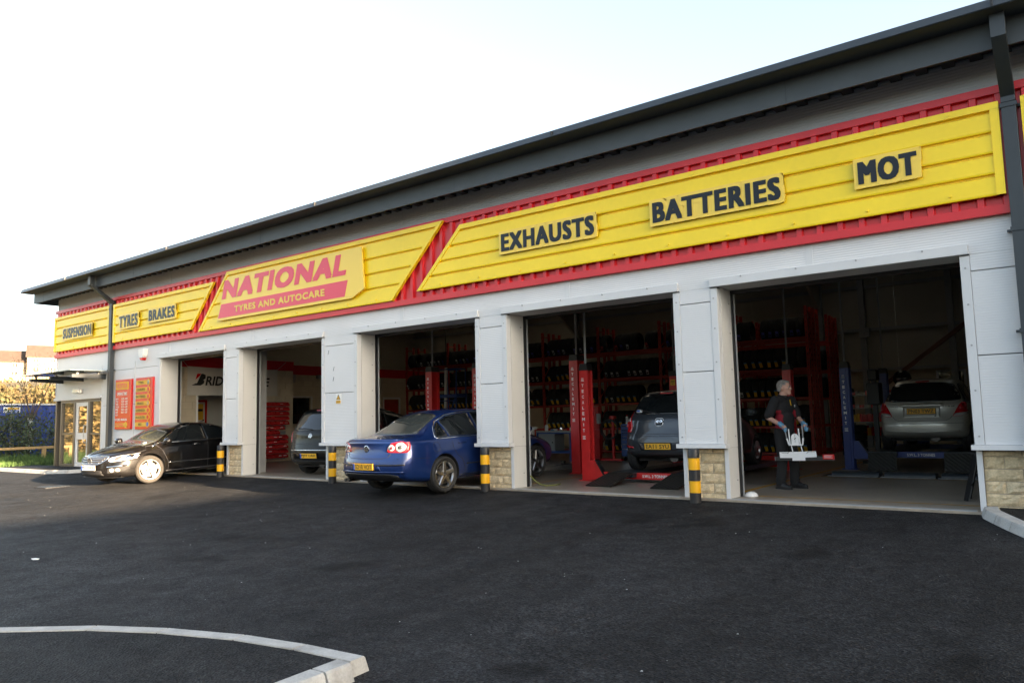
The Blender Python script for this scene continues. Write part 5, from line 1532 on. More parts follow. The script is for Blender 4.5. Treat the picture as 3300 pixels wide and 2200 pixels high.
def rounded(poly, r, k=4):
    out = []; n = len(poly)
    for i in range(n):
        p, a, b = Vector(poly[i]), Vector(poly[i - 1]), Vector(poly[(i + 1) % n])
        ra = min(r, (a - p).length * .45, (b - p).length * .45)
        s_, e = p + (a - p).normalized() * ra, p + (b - p).normalized() * ra
        for j in range(k + 1):
            t = j / k; out.append(tuple(s_ * (1 - t) ** 2 + p * 2 * t * (1 - t) + e * t * t))
    return out
def mirror(poly): return [(-a, b) for a, b in poly][::-1]
def circle(cx, cz, rx, rz=None, n=24):
    rz = rx if rz is None else rz
    return [(cx + rx * math.cos(2 * math.pi * i / n), cz + rz * math.sin(2 * math.pi * i / n)) for i in range(n)]

WHEEL = {}
def wheel(parent, x, y, r, rim_r, w, m_rim, m_tyre, spokes, steer=0, style='twin'):
    """wheel with tyre, rim with spokes, brake disc; y sign is the outer side"""
    sg = 1 if y > 0 else -1
    e = bpy.data.objects.new('wheel', WHEEL.setdefault(('t', r, rim_r, w, m_tyre.name), _tyre(r, rim_r, w, m_tyre)))
    COL.objects.link(e); e.parent = parent; e.location = (x, y, r); e.rotation_euler = (0, 0, (0 if sg > 0 else math.pi) + steer)
    key = ('r', rim_r, w, m_rim.name, spokes, style)
    if key not in WHEEL:
        h = w / 2; m = MB()
        m.lathe([(rim_r + .004, h * .72), (rim_r - .004, h * .88), (rim_r - .02, h * .86), (rim_r - .035, h * .60), (rim_r - .045, -h * .6), (rim_r, -h * .8)], 'y', n=40)
        for k in range(spokes):
            a = 2 * math.pi * k / spokes + math.pi / 2
            arms = (-.16, .16) if style == 'twin' else (0,)
            wi, wo = (.022, .030) if style == 'twin' else (.040, .036)
            if style == 'fat': wi, wo = .042, .030
            for da in arms:
                d = Vector((math.cos(a + da * .35), 0, math.sin(a + da * .35))); d2 = Vector((math.cos(a + da), 0, math.sin(a + da)))
                p = d * .045; q = d2 * (rim_r - .012); t = Vector((-d2.z, 0, d2.x))
                ys = (h * .80, h * .84)
                vs = [p + t * wi + Vector((0, ys[0], 0)), p - t * wi + Vector((0, ys[0], 0)), q - t * wo + Vector((0, ys[1], 0)), q + t * wo + Vector((0, ys[1], 0))]
                vi = [v * 1.0 + Vector((0, -.035, 0)) for v in vs]
                bv = [v + (t * .008 if i in (1, 2) else -t * .008) + Vector((0, .01, 0)) for i, v in enumerate(vs)]
                m.add([tuple(v) for v in vs + vi + bv], [(8, 9, 10, 11), (0, 1, 9, 8), (1, 2, 10, 9), (2, 3, 11, 10), (3, 0, 8, 11), (0, 4, 5, 1), (1, 5, 6, 2), (2, 6, 7, 3), (3, 7, 4, 0)])
        m.lathe([(0, h * .86), (.05, h * .85), (.07, h * .78), (.075, h * .4)], 'y', n=20)
        WHEEL[key] = m.mesh('rim', [m_rim])
        mc = MB(); 
        for k in range(5): mc.cyl((.05 * math.cos(k * 1.2566), h * .80, .05 * math.sin(k * 1.2566)), (.05 * math.cos(k * 1.2566), h * .88, .05 * math.sin(k * 1.2566)), .008, 6)
        mc.cyl((0, h * .86, 0), (0, h * .92, 0), .03, 14)
        WHEEL[key + ('c',)] = mc.mesh('hub_cap', [M_LAMPD])
        WHEEL[key + ('d',)] = MB().lathe([(.06, h * .45), (rim_r * .72, h * .45), (rim_r * .72, h * .28), (.06, h * .28)], 'y', n=32).mesh('brake_disc', [M_DISC])
    link('rim', WHEEL[key], e); link('hub_cap', WHEEL[key + ('c',)], e); link('brake_disc', WHEEL[key + ('d',)], e)
    return e
def _tyre(r, rim_r, w, m):
    h = w / 2
    prof = [(rim_r - .008, -h * .8), (rim_r + .012, -h * .95), ((r + rim_r) / 2, -h * 1.06), (r * .93, -h * .98), (r * .98, -h * .86), (r - .002, -h * .6), (r - .009, -h * .55), (r - .009, -h * .48), (r, -h * .43), (r, -h * .08), (r - .009, -h * .04), (r - .009, h * .04), (r, h * .08), (r, h * .43), (r - .009, h * .48), (r - .009, h * .55), (r - .002, h * .6), (r * .98, h * .86), (r * .93, h * .98), ((r + rim_r) / 2 + .012, h * 1.06), ((r + rim_r) / 2, h * 1.045), (rim_r + .012, h * .95), (rim_r - .008, h * .8)]
    me = MB().lathe(prof, 'y', n=48).mesh('tyre', [m])
    me.polygons.foreach_set('use_smooth', [True] * len(me.polygons)); me.set_sharp_from_angle(angle=R(45))
    return me
def plate(parent, text, m, pos, face, tilt=0.0, band=True, w=.52, h=.112):
    """number plate at pos facing 'r' (rear, -x) or 'f' (front, +x)"""
    sg = -1 if face == 'r' else 1
    x, y, z = pos
    p = MB().box(-.006, .006, -w / 2, w / 2, -h / 2, h / 2).build('number_plate', m, parent, loc=pos, bevel=.003)
    p.rotation_euler = (0, tilt, 0)
    hor = lambda u: (u if face == 'f' else -u)          # reading direction as seen by someone facing the plate
    if band: MB().box(sg * .0062, sg * .0075, *sorted((hor(-w / 2 + .003), hor(-w / 2 + .043))), -h / 2 + .003, h / 2 - .003).build('country_band', M_PLATEB, p)
    x0 = -w / 2 + (.055 if band else .03)
    tw = w / 2 - .03 - x0
    word(text, lambda u, v, d: (sg * .0085, hor(x0 + u), -.038 + v), tw, .076, .012, 1.02).build('lettering', M_BTEXT, p)
    MB().box(-sg * .02, -sg * .006, -w / 2 - .008, w / 2 + .008, -h / 2 - .008, h / 2 + .008).build('plate_holder', M_BLACK, p)
    return p
def disc_emblem(parent, pos, face, r, kind):
    sg = -1 if face == 'r' else 1
    e = MB().lathe([(r, -.004), (r, .006), (r * .88, .009), (r * .86, .002), (0, .002), (0, -.004)], 'x', n=28)
    if kind == 'oval': e.v = [(x, y * 1.35, z * .75) for x, y, z in e.v]
    e.v = [(x * sg, y, z) for x, y, z in e.v]
    o = e.build('emblem', M_CHROME, parent, loc=pos, smooth=40)
    hor = lambda u: (u if face == 'f' else -u)
    m = MB()
    if kind == 'vw':
        MB().cyl((sg * .0022, 0, 0), (sg * .004, 0, 0), r * .86, 24).build('emblem_ground', M_PLATEB if False else M_BLACK, o)
        for pl in ([(-.52, .66), (0, .06), (.52, .66)][:3], [(-.80, .22), (-.42, -.72), (0, .0), (.42, -.72), (.80, .22)]):
            for a, b in zip(pl[:-1], pl[1:]): m.bar((sg * .007, hor(a[0] * r), a[1] * r), (sg * .007, hor(b[0] * r), b[1] * r), .006, r * .17, upv=(1, 0, 0)) if False else m.bar((sg * .007, hor(a[0] * r), a[1] * r), (sg * .007, hor(b[0] * r), b[1] * r), r * .16, .006, upv=(1, 0, 0))
    elif kind == 'oval':
        MB().cyl((sg * .0022, 0, 0), (sg * .004, 0, 0), r * .62, 24).build('emblem_ground', M_BLACK, o)
        for a, b in (((-.35, -.4), (-.2, .4)), ((.2, -.4), (.35, .4)), ((-.28, -.08), (.28, .1))): m.bar((sg * .007, hor(a[0] * r), a[1] * r), (sg * .007, hor(b[0] * r), b[1] * r), r * .16, .006, upv=(1, 0, 0))
    if m.v: m.build('emblem_mark', M_CHROME, o)
    return o
def mirror_part(parent, x, y, z, m, s=1.0, cap_chrome=False):
    sg = 1 if y > 0 else -1
    b = MB().lathe([(0, -.10), (.05, -.09), (.085, -.05), (.095, 0), (.09, .05), (.06, .085), (0, .09)], 'y', n=20)
    b.v = [(x_ * .75 * s, y_ * 1.15 * s, z_ * .78 * s) for x_, y_, z_ in b.v]
    o = b.build('door_mirror', m, parent, loc=(x, y + sg * .11, z), smooth=60)
    MB().bar((0, -sg * .02, -.03), (.02, -sg * .17, -.07), .05, .03).build('mirror_arm', M_BLACK, o)
    MB().lathe([(0, -.066), (.07, -.064)], 'x', n=16).build('mirror_glass', M_GLASSL, o)
    if cap_chrome: MB().box(-.03, .06, -.09, .09, -.012, .006).build('indicator_strip', M_LAMPW, o)
    return o
def finish_body(car, parent):
    return link('body', car.mesh, parent, smooth=38)

# ---------------------------------------------------------------- blue saloon
def blue_saloon():
    c = Car(4.77,
        zt=[(0, .985), (.12, 1.0), (.35, 1.015), (.58, 1.035), (.85, 1.16), (1.2, 1.315), (1.55, 1.42), (2.0, 1.468), (2.4, 1.472), (2.8, 1.44), (3.1, 1.36), (3.45, 1.19), (3.78, 1.02), (4.1, .94), (4.45, .84), (4.77, .70)],
        zs=[(0, .93), (.5, .955), (1.4, .955), (2.6, .925), (3.6, .90), (4.2, .82), (4.6, .70), (4.77, .62)],
        zb=[(0, .30), (.3, .24), (.8, .20), (3.9, .20), (4.5, .22), (4.77, .26)],
        wb=[(0, .845), (.25, .885), (.7, .905), (1.2, .91), (3.8, .91), (4.3, .885), (4.77, .80)],
        wt=[(0, .70), (.55, .70), (.85, .62), (1.3, .565), (1.8, .55), (2.6, .555), (3.0, .57), (3.45, .64), (3.8, .72), (4.77, .6)],
        xr=[(.2, .16), (.32, .05), (.42, .012), (.55, 0), (.66, .02), (.75, .075), (.88, .085), (.97, .06), (1.03, .10), (1.3, .2)],
        xf=[(.2, -.12), (.45, 0), (.6, -.02), (.75, -.12), (.9, -.3), (1.5, -.5)], bow_r=.22, bow_f=.32, axles=(1.10, 3.81), wr=.322, arch=.365, paint=M_BLUEP)
    c.build()
    yaw = R(90 - 1.5); fwd = Vector((math.cos(yaw), math.sin(yaw)))
    ax = Vector((-10.17, -.62)); tail = ax - fwd * 1.10
    t = thing('parked_car', 'metallic blue saloon car parked tail out in the third bay', 'car', (tail.x, tail.y, gz(-1) + .015), yaw)
    t.rotation_euler = (0, R(-1.6), yaw)
    finish_body(c, t)
    for s in ('+y', '-y'):
        g = 1 if s == '+y' else -1
        c.patch('quarter_window', [(1.0, 1.0), (1.10, 1.13), (1.22, 1.235), (1.255, 1.245), (1.285, .985), (1.02, .97)], s, M_GLASS, t, .005, round_=.02)
        c.patch('rear_door_window', [(1.325, .985), (1.295, 1.265), (1.5, 1.345), (1.8, 1.38), (2.06, 1.39), (2.10, .975)], s, M_GLASS, t, .005, round_=.02)
        c.patch('front_door_window', [(2.17, .972), (2.14, 1.392), (2.5, 1.385), (2.85, 1.335), (3.15, 1.22), (3.5, 1.02), (3.45, .965)], s, M_GLASS, t, .005, round_=.02)
        c.strip('window_trim', [(.965, .985), (1.0, 1.03), (1.09, 1.145), (1.22, 1.258), (1.5, 1.366), (1.8, 1.402), (2.2, 1.412), (2.55, 1.402), (2.88, 1.35), (3.2, 1.23), (3.56, 1.015)], .016, s, M_CHROME, t, .008)
        c.strip('window_trim', [(.965, .985), (1.0, .957), (1.5, .962), (2.5, .955), (3.5, .95)], .013, s, M_CHROME, t, .008)
        c.strip('shut_line', [(1.33, .955), (1.34, .80), (1.42, .66), (1.56, .56), (1.62, .42), (1.62, .27)], .008, s, M_BLACKM, t, .003)
        c.strip('shut_line', [(2.12, .96), (2.14, .6), (2.16, .27)], .008, s, M_BLACKM, t, .003)
        c.strip('shut_line', [(3.50, .95), (3.42, .75), (3.30, .5), (3.28, .27)], .008, s, M_BLACKM, t, .003)
        c.strip('rubbing_strip', [(1.66, .47), (3.25, .47)], .022, s, M_BLACK, t, .012)
        c.strip('bumper_seam', [(.16, .665), (.5, .655), (.76, .645)], .006, s, M_BLACKM, t, .003)
        for x in (1.48, 2.42): c.patch('door_handle', [(x, .845), (x + .2, .85), (x + .2, .875), (x, .87)], s, M_BLUEP, t, .025, round_=.01, thick=.03)
        c.strip('sill', [(1.5, .265), (3.4, .265)], .05, s, M_BLACK, t, .004)
        mirror_part(t, 3.42, g * .86, 1.0, M_BLUEP)
    c.strip('fuel_flap', circle(.92, .82, .085, .085)[:] + [circle(.92, .82, .085)[0]], .005, '-y', M_BLACKM, t, .003)
    # rear
    c.patch('rear_window', [(-.57, 1.06), (-.53, 1.10), (-.45, 1.35), (-.28, 1.39), (0, 1.40), (.28, 1.39), (.45, 1.35), (.53, 1.10), (.57, 1.06), (.3, 1.045), (-.3, 1.045)], 'r', M_GLASSL, t, .006, round_=.03)
    for q in (1, -1):
        f = (lambda p: p) if q == 1 else mirror
        c.patch('tail_lamp', f([(.47, .775), (.63, .77), (.80, .766), (.825, .79), (.825, .93), (.80, .953), (.70, .955), (.555, .93), (.49, .86)]), 'r', M_TAIL, t, .010, grid=.035, round_=.03, thick=.02)
        c.patch('lamp_ring', circle(q * .712, .858, .080, .080), 'r', M_LAMPW, t, .018, grid=.03)
        c.patch('lamp_core', circle(q * .712, .858, .036), 'r', M_LAMPD, t, .023, grid=.03)
        c.patch('lamp_ring', circle(q * .563, .852, .054), 'r', M_LAMPW, t, .018, grid=.03)
        c.patch('lamp_core', circle(q * .563, .852, .026), 'r', M_TAIL, t, .023, grid=.03)
        c.strip('boot_seam', f([(0, .672), (.42, .675), (.52, .70), (.545, .76)]), .006, 'r', M_BLACKM, t, .003)
        c.strip('boot_seam', f([(.545, .94), (.60, 1.0)]), .006, 'r', M_BLACKM, t, .003)
        c.strip('bumper_strip', f([(.30, .565), (.55, .562), (.80, .565), (.885, .57)]), .022, 'r', M_BLACK, t, .012)
    for sd in ('+y', '-y'): c.patch('tail_lamp', [(.20, .79), (.34, .80), (.36, .93), (.24, .945)], sd, M_TAIL, t, .008, grid=.03, round_=.02)
    c.patch('plate_recess', [(-.40, .47), (.40, .47), (.33, .605), (-.33, .605)], 'r', M_BLUEP, t, .004, round_=.02)
    c.patch('rear_valance', [(-.74, .27), (.74, .27), (.70, .385), (.55, .415), (-.55, .415), (-.70, .385)], 'r', M_BLACK, t, .008, round_=.02)
    c.strip('bumper_lip', [(-.80, .44), (-.5, .447), (.5, .447), (.80, .44)], .03, 'r', M_BLUEP, t, .022)
    c.strip('boot_lip', [(-.62, .985), (0, .992), (.62, .985)], .025, 'r', M_BLUEP, t, .012)
    plate(t, 'SD10 VOT', M_PLATEY, (-.012, 0, .535), 'r', -.06)
    h, n = c.project((0, .835), 'r'); disc_emblem(t, (h.x - .004, 0, .835), 'r', .062, 'vw')
    for k, (s_, y0, w) in enumerate((('PASSAT', .60, .13), ('TDI', -.50, .075))):
        h, n = c.project((y0, .70), 'r')
        word(s_, lambda u, v, d: (c.project((y0 - u, .742), 'r')[0].x - .005, y0 - u - (0 if k == 0 else -.0), .715 + v), w, .022, .03).build('badge', M_CHROME, t)
    m = MB(); m.tube([(.06, .50, .285), (.35, .5, .285)], .032, 14).tube([(.06, .58, .285), (.35, .58, .285)], .032, 14); m.build('exhaust_pipe', M_DISC, t, smooth=50)
    MB().box(.95, 4.2, -.6, .6, .24, .30).build('underbody', M_BLACKM, t)
    for ax_ in c.axles:
        for y in (-.80, .80): wheel(t, ax_, y, .322, .238, .215, M_ALLOY, M_RUBBER, 5, style='fat')
    return t
blue_saloon()

# ---------------------------------------------------------------- black four door coupe, front towards us
def black_coupe():
    L = 4.80
    c = Car(L,
        zt=[(0, .93), (.2, .955), (.5, .98), (.8, 1.06), (1.2, 1.205), (1.7, 1.34), (2.2, 1.405), (2.6, 1.418), (2.95, 1.385), (3.25, 1.29), (3.55, 1.145), (3.85, 1.00), (4.1, .95), (4.4, .88), (4.65, .78), (4.8, .70)],
        zs=[(0, .90), (.5, .93), (1.4, .945), (2.6, .915), (3.5, .885), (4.1, .83), (4.5, .74), (4.8, .62)],
        zb=[(0, .28), (.3, .24), (.8, .19), (3.9, .19), (4.4, .19), (4.8, .20)],
        wb=[(0, .85), (.3, .895), (.8, .92), (1.2, .927), (3.8, .927), (4.2, .91), (4.5, .875), (4.8, .79)],
        wt=[(0, .70), (.55, .70), (.9, .63), (1.3, .57), (1.8, .54), (2.6, .545), (3.0, .56), (3.4, .63), (3.85, .74), (4.3, .70), (4.8, .6)],
        xr=[(.2, .16), (.35, .04), (.55, 0), (.75, .03), (.9, .05), (1.0, .10), (1.3, .2)],
        xf=[(.15, -.10), (.24, -.015), (.36, 0), (.5, -.012), (.62, -.04), (.7, -.085), (.78, -.17), (.9, -.3), (1.4, -.45)], bow_r=.2, bow_f=.42, axles=(1.11, 3.82), wr=.33, arch=.375, paint=M_BLACKP)
    c.build()
    yaw = R(-90 + 8.0); fwd = Vector((math.cos(yaw), math.sin(yaw)))
    fa = Vector((-18.98, -1.58)); tail = fa - fwd * 3.82
    t = thing('parked_car', 'glossy black four door coupe nosing out of the bay nearest the reception', 'car', (tail.x, tail.y, -.03), yaw)
    t.rotation_euler = (0, R(1.2), yaw)
    finish_body(c, t)
    for s in ('+y', '-y'):
        g = 1 if s == '+y' else -1
        c.patch('rear_door_window', [(.98, .975), (1.2, 1.10), (1.5, 1.225), (1.85, 1.315), (2.12, 1.34), (2.16, .965), (1.4, .968)], s, M_GLASS, t, .005, round_=.02)
        c.patch('front_door_window', [(2.22, .963), (2.18, 1.343), (2.6, 1.348), (2.9, 1.31), (3.2, 1.20), (3.5, 1.05), (3.68, .955), (3.5, .945)], s, M_GLASS, t, .005, round_=.02)
        c.strip('window_trim', [(.92, .965), (1.2, 1.115), (1.5, 1.243), (1.85, 1.335), (2.2, 1.366), (2.6, 1.368), (2.92, 1.33), (3.22, 1.222), (3.52, 1.07), (3.72, .955)], .03, s, M_CHROME, t, .008)
        c.strip('window_trim', [(.92, .965), (1.5, .958), (2.5, .952), (3.72, .935)], .024, s, M_CHROME, t, .008)
        c.strip('shut_line', [(2.19, .95), (2.21, .6), (2.22, .26)], .009, s, M_SEAM, t, .003)
        c.strip('shut_line', [(3.62, .93), (3.5, .75), (3.37, .5), (3.36, .26)], .009, s, M_SEAM, t, .003)
        c.strip('shut_line', [(1.28, .95), (1.32, .8), (1.5, .58), (1.6, .26)], .009, s, M_SEAM, t, .003)
        c.strip('rubbing_strip', [(1.62, .46), (3.34, .46)], .018, s, M_CHROME, t, .010)
        for x in (1.5, 2.45): c.patch('door_handle', [(x, .83), (x + .2, .835), (x + .2, .862), (x, .857)], s, M_BLACKP, t, .028, round_=.01, thick=.03)
        c.strip('handle_trim', [(2.46, .846), (2.64, .85)], .008, s, M_CHROME, t, .060)
        c.strip('sill_trim', [(1.5, .265), (3.42, .265)], .03, s, M_CHROME if False else M_SEAM, t, .012)
        c.strip('bonnet_seam', [(3.55, .90), (3.9, .872), (4.15, .838)], .006, s, M_SEAM, t, .003)
        mirror_part(t, 3.42, g * .87, .985, M_BLACKP, 1.05, True)
    # windscreen
    c.patch('windscreen', [(3.86, -.66), (3.92, -.4), (3.95, 0), (3.92, .4), (3.86, .66), (3.55, .625), (3.12, .55), (3.08, 0), (3.12, -.55), (3.55, -.625)], 't', M_GLASSL, t, .006, round_=.03)
    c.patch('tax_disc', circle(3.72, .52, .045), 't', M_WHITE, t, .012, grid=.03)
    for q in (-1, 1): c.strip('wiper', [(3.93, q * .1 - .3), (3.84, q * .1 + .25)], .014, 't', M_BLACK, t, .016)
    c.strip('bonnet_crease', [(4.45, .34), (3.95, .50)], .006, 't', M_BLACKP, t, .004); c.strip('bonnet_crease', [(4.45, -.34), (3.95, -.50)], .006, 't', M_BLACKP, t, .004)
    # front
    grille = [(-.46, .60), (-.50, .665), (-.46, .685), (.46, .685), (.50, .665), (.46, .60), (.36, .535), (.25, .505), (-.25, .505), (-.36, .535)]
    c.patch('grille', grille, 'f', M_BLACKM, t, .006, round_=.03)
    gl = rounded(grille, .03); c.strip('grille_frame', gl + [gl[0]], .022, 'f', M_CHROME, t, .014, grid=.04)
    for z, w in ((.640, .43), (.592, .40), (.548, .32)): c.strip('grille_bar', [(-w, z), (0, z), (w, z)], .013, 'f', M_CHROME, t, .012)
    h, n = c.project((0, .605), 'f'); disc_emblem(t, (h.x + .02, 0, .605), 'f', .075, 'vw')
    for q in (1, -1):
        f = (lambda p: p) if q == 1 else mirror
        c.patch('headlamp', f([(.50, .595), (.56, .56), (.70, .575), (.84, .62), (.885, .69), (.88, .745), (.80, .73), (.64, .695), (.53, .655)]), 'f', M_LAMPW, t, .008, grid=.035, round_=.02)
        c.patch('lamp_reflector', circle(q * .66, .63, .045), 'f', M_LAMPD, t, .014, grid=.03)
        c.patch('lamp_reflector', circle(q * .77, .665, .040), 'f', M_CHROME, t, .014, grid=.03)
        c.patch('fog_recess', f([(.50, .30), (.78, .32), (.83, .40), (.79, .455), (.52, .42)]), 'f', M_BLACKM, t, .004, round_=.02)
        c.strip('fog_trim', f([(.50, .44), (.64, .455), (.80, .475)]), .035, 'f', M_CHROME, t, .012)
        c.patch('fog_lamp', circle(q * .60, .37, .042), 'f', M_LAMPW, t, .014, grid=.03)
        c.patch('fog_lamp', circle(q * .70, .375, .036), 'f', M_LAMPW, t, .014, grid=.03)
    c.patch('lower_grille', [(-.42, .25), (.42, .25), (.38, .365), (-.38, .365)], 'f', M_BLACKM, t, .004, round_=.02)
    for z in (.28, .315, .345): c.strip('grille_bar', [(-.38, z), (.38, z)], .008, 'f', M_BLACK, t, .010)
    c.strip('front_lip', [(-.80, .205), (-.5, .20), (.5, .20), (.80, .205)], .035, 'f', M_BLACK, t, .025)
    plate(t, 'PJ11 KWX', M_PLATEW, (L + .012, 0, .435), 'f', .05)
    c.patch('tail_lamp', [(.09, .76), (.36, .77), (.42, .85), (.30, .89), (.09, .86)], '+y', M_TAIL, t, .008, round_=.02)
    c.patch('tail_lamp', [(.09, .76), (.36, .77), (.42, .85), (.30, .89), (.09, .86)], '-y', M_TAIL, t, .008, round_=.02)
    c.strip('bumper_strip', [(.1, .56), (.75, .55)], .018, '+y', M_CHROME, t, .010)
    MB().prism([(1.75, 1.40), (1.62, 1.415), (1.60, 1.46), (1.66, 1.43)], 'y', -.015, .015).build('roof_aerial', M_BLACKP, t)
    MB().box(.9, 4.1, -.6, .6, .22, .28).build('underbody', M_BLACKM, t)
    for ax_, st in ((1.11, 0), (3.82, R(-17))):
        for y in (-.81, .81): wheel(t, ax_, y, .33, .242, .225, M_ALLOYP, M_RUBBERD, 5, st)
    return t
black_coupe()

# ---------------------------------------------------------------- hatchbacks seen from behind
def hatch(label, loc, yaw, paint, L, W, H, axles, wr, spec, text, platez, name='parked_car'):
    hw = W / 2
    c = Car(L,
        zt=[(0, H - .10), (.12, H - .055), (.5, H - .02), (1.1, H), (1.7, H - .01), (2.15, H - .06), (L - 1.05, H - .28), (L - .75, 1.06), (L - .45, .97), (L - .15, .86), (L, .74)],
        zs=[(0, spec['belt']), (.8, spec['belt'] - .01), (L - 1.0, spec['belt'] - .06), (L - .4, .80), (L, .62)],
        zb=[(0, .30), (.2, .24), (.6, .20), (L - .7, .20), (L, .25)],
        wb=[(0, hw - .055), (.2, hw - .02), (.6, hw), (L - .8, hw), (L - .3, hw - .03), (L, hw - .11)],
        wt=[(0, spec['wt'] - .03), (.4, spec['wt']), (1.8, spec['wt'] + .01), (L - 1.2, spec['wt'] + .05), (L - .75, hw - .17), (L, hw - .25)],
        xr=spec['xr'], xf=[(.2, -.1), (.45, 0), (.6, -.03), (.8, -.2), (1.0, -.35), (1.6, -.5)], bow_r=spec.get('bow', .2), bow_f=.34, axles=axles, wr=wr, arch=wr + .035, paint=paint)
    c.build()
    t = thing(name, label, 'car', loc, yaw)
    finish_body(c, t)
    b = spec['belt']
    zt = H - .135
    xw = interp(spec['xr'], b + .1)
    for s in ('+y', '-y'):
        g = 1 if s == '+y' else -1
        x1, x2, x3 = axles[0] + .22, axles[0] + 1.02, L - 1.0
        if spec.get('quarter'): c.patch('quarter_window', [(xw + .30, b + .05), (xw + .52, zt - .03), (x1 - .03, zt), (x1, b + .035)], s, M_GLASS, t, .005, round_=.03)
        c.patch('rear_door_window', [(x1 + .05, b + .03), (x1 + .02, zt), (x2, zt + .02), (x2, b + .02)], s, M_GLASS, t, .005, round_=.03)
        c.patch('front_door_window', [(x2 + .07, b + .018), (x2 + .07, zt + .02), (x2 + .55, zt - .0), (x2 + .8, zt - .12), (x3 + .12, b - .03)], s, M_GLASS, t, .005, round_=.03)
        c.strip('shut_line', [(x2 + .035, b), (x2 + .05, .28)], .008, s, M_SEAM, t, .003)
        c.strip('shut_line', [(x1 + .02, b), (x1 + .08, .75), (x1 + .22, .55), (x1 + .26, .28)], .008, s, M_SEAM, t, .003)
        for x in (x1 + .2, x2 + .2): c.patch('door_handle', [(x, b - .12), (x + .18, b - .118), (x + .18, b - .092), (x, b - .095)], s, paint, t, .025, round_=.01, thick=.03)
        mirror_part(t, x3 - .05, g * (hw - .06), b + .06, paint)
    rw = spec['window']
    c.patch('rear_window', rw + mirror(rw), 'r', M_GLASS, t, .006, round_=.04)
    for q in (1, -1):
        f = (lambda p: p) if q == 1 else mirror
        c.patch('tail_lamp', f(spec['lamp']), 'r', M_TAIL, t, .010, grid=.03, round_=.025, thick=.02)
        if 'lampw' in spec: c.patch('lamp_clear', f(spec['lampw']), 'r', M_LAMPW, t, .016, grid=.03, round_=.015)
        if 'lampc' in spec: c.patch('lamp_core', circle(q * spec['lampc'][0], spec['lampc'][1], spec['lampc'][2]), 'r', M_TAIL, t, .020, grid=.03)
        if 'reflector' in spec: c.patch('bumper_reflector', f(spec['reflector']), 'r', M_TAIL, t, .010, round_=.01)
        for ln in spec.get('seams', []): c.strip('hatch_seam', f(ln), .007, 'r', M_SEAM, t, .003)
    for nm, pg, m, e in spec.get('rear', []): c.patch(nm, pg, 'r', m, t, e, round_=.02)
    for nm, ln, w, m, e in spec.get('strips', []): c.strip(nm, ln, w, 'r', m, t, e)
    h, n = c.project((0, platez), 'r'); tl = math.atan2(n.z, -n.x)
    plate(t, text, M_PLATEY, (h.x - .018, 0, platez), 'r', tl if abs(tl) < .5 else 0, band=spec.get('band', False))
    e = spec['emblem']; h, n = c.project((0, e[0]), 'r'); o = disc_emblem(t, (h.x - .006, 0, e[0]), 'r', e[1], e[2]); o.rotation_euler = (0, math.atan2(n.z, -n.x), 0)
    c.patch('high_brake_lamp', [(-.13, H - .095), (.13, H - .095), (.12, H - .075), (-.12, H - .075)], 'r', M_TAIL, t, .008)
    if 'wiper' in spec: c.strip('rear_wiper', spec['wiper'], .016, 'r', M_BLACK, t, .022)
    MB().box(.4, L - .4, -hw + .2, hw - .2, .19, .23).build('underbody', M_BLACKM, t)
    MB().cyl((.25, -.2, .27), (.5, -.2, .27), .09, 14).build('silencer', M_DISC, t, smooth=40)
    for ax_ in axles:
        for y in (-hw + .10, hw - .10): wheel(t, ax_, y, wr, wr * .66, .19, M_ALLOY, M_RUBBER, 7 if spec.get('sp7') else 5, style=spec.get('style', 'fat'))
    return t, c
# dark grey small hatchback on the red lift
t, c = hatch('dark grey small hatchback standing on the red lift', (-6.43, 1.98, .19), R(90), M_GREYP, 3.57, 1.60, 1.54, (.55, 2.93), .285, dict(
    belt=1.0, wt=.545, xr=[(.2, .12), (.35, .03), (.5, 0), (.66, .0), (.72, .06), (.9, .10), (1.0, .13), (1.12, .20), (1.3, .31), (1.5, .44), (1.6, .5)],
    window=[(0, 1.055), (.50, 1.065), (.62, 1.10), (.60, 1.20), (.53, 1.40), (.30, 1.425), (0, 1.43)],
    lamp=[(.60, .73), (.735, .73), (.775, .86), (.76, 1.0), (.70, 1.16), (.655, 1.10), (.62, .97), (.585, .85)], lampw=[(.63, .93), (.75, .93), (.755, 1.01), (.64, 1.0)],
    reflector=[(.52, .435), (.73, .45), (.745, .475), (.70, .485), (.53, .465)],
    seams=[[(0, .70), (.50, .70), (.585, .745), (.62, .87)], [(.0, .655), (.74, .675)]],
    rear=[('plate_recess', [(-.36, .40), (.36, .40), (.44, .545), (-.44, .545)], M_GREYP, .003), ('rear_valance', [(-.60, .26), (.60, .26), (.64, .345), (-.64, .345)], M_BLACK, .006)],
    strips=[('grille_mark', [(-.07, .905), (.07, .905)], .02, M_BLACK, .008)],
    emblem=(.93, .052, 'oval'), wiper=[(.0, 1.05), (.12, 1.085), (.42, 1.13)]), 'EA11 SYU', .475)
hh = c.project((0, .93), 'r')[0]
fr_ = [(-.085, .985), (.085, .985), (.075, .84), (-.075, .84)]; q = rounded(fr_, .05); c.strip('handle_surround', q + [q[0]], .014, 'r', M_CHROME, t, .010)
c.patch('handle_recess', [(-.06, .87), (.06, .87), (.06, .905), (-.06, .905)], 'r', M_BLACK, t, .006, round_=.01)
c.patch('window_sticker', [(.40, 1.095), (.53, 1.10), (.53, 1.15), (.40, 1.145)], 'r', M_PLATEW, t, .012)
c.patch('sticker_mark', [(.455, 1.105), (.52, 1.11), (.52, 1.14), (.455, 1.135)], 'r', M_PLATEB, t, .016)
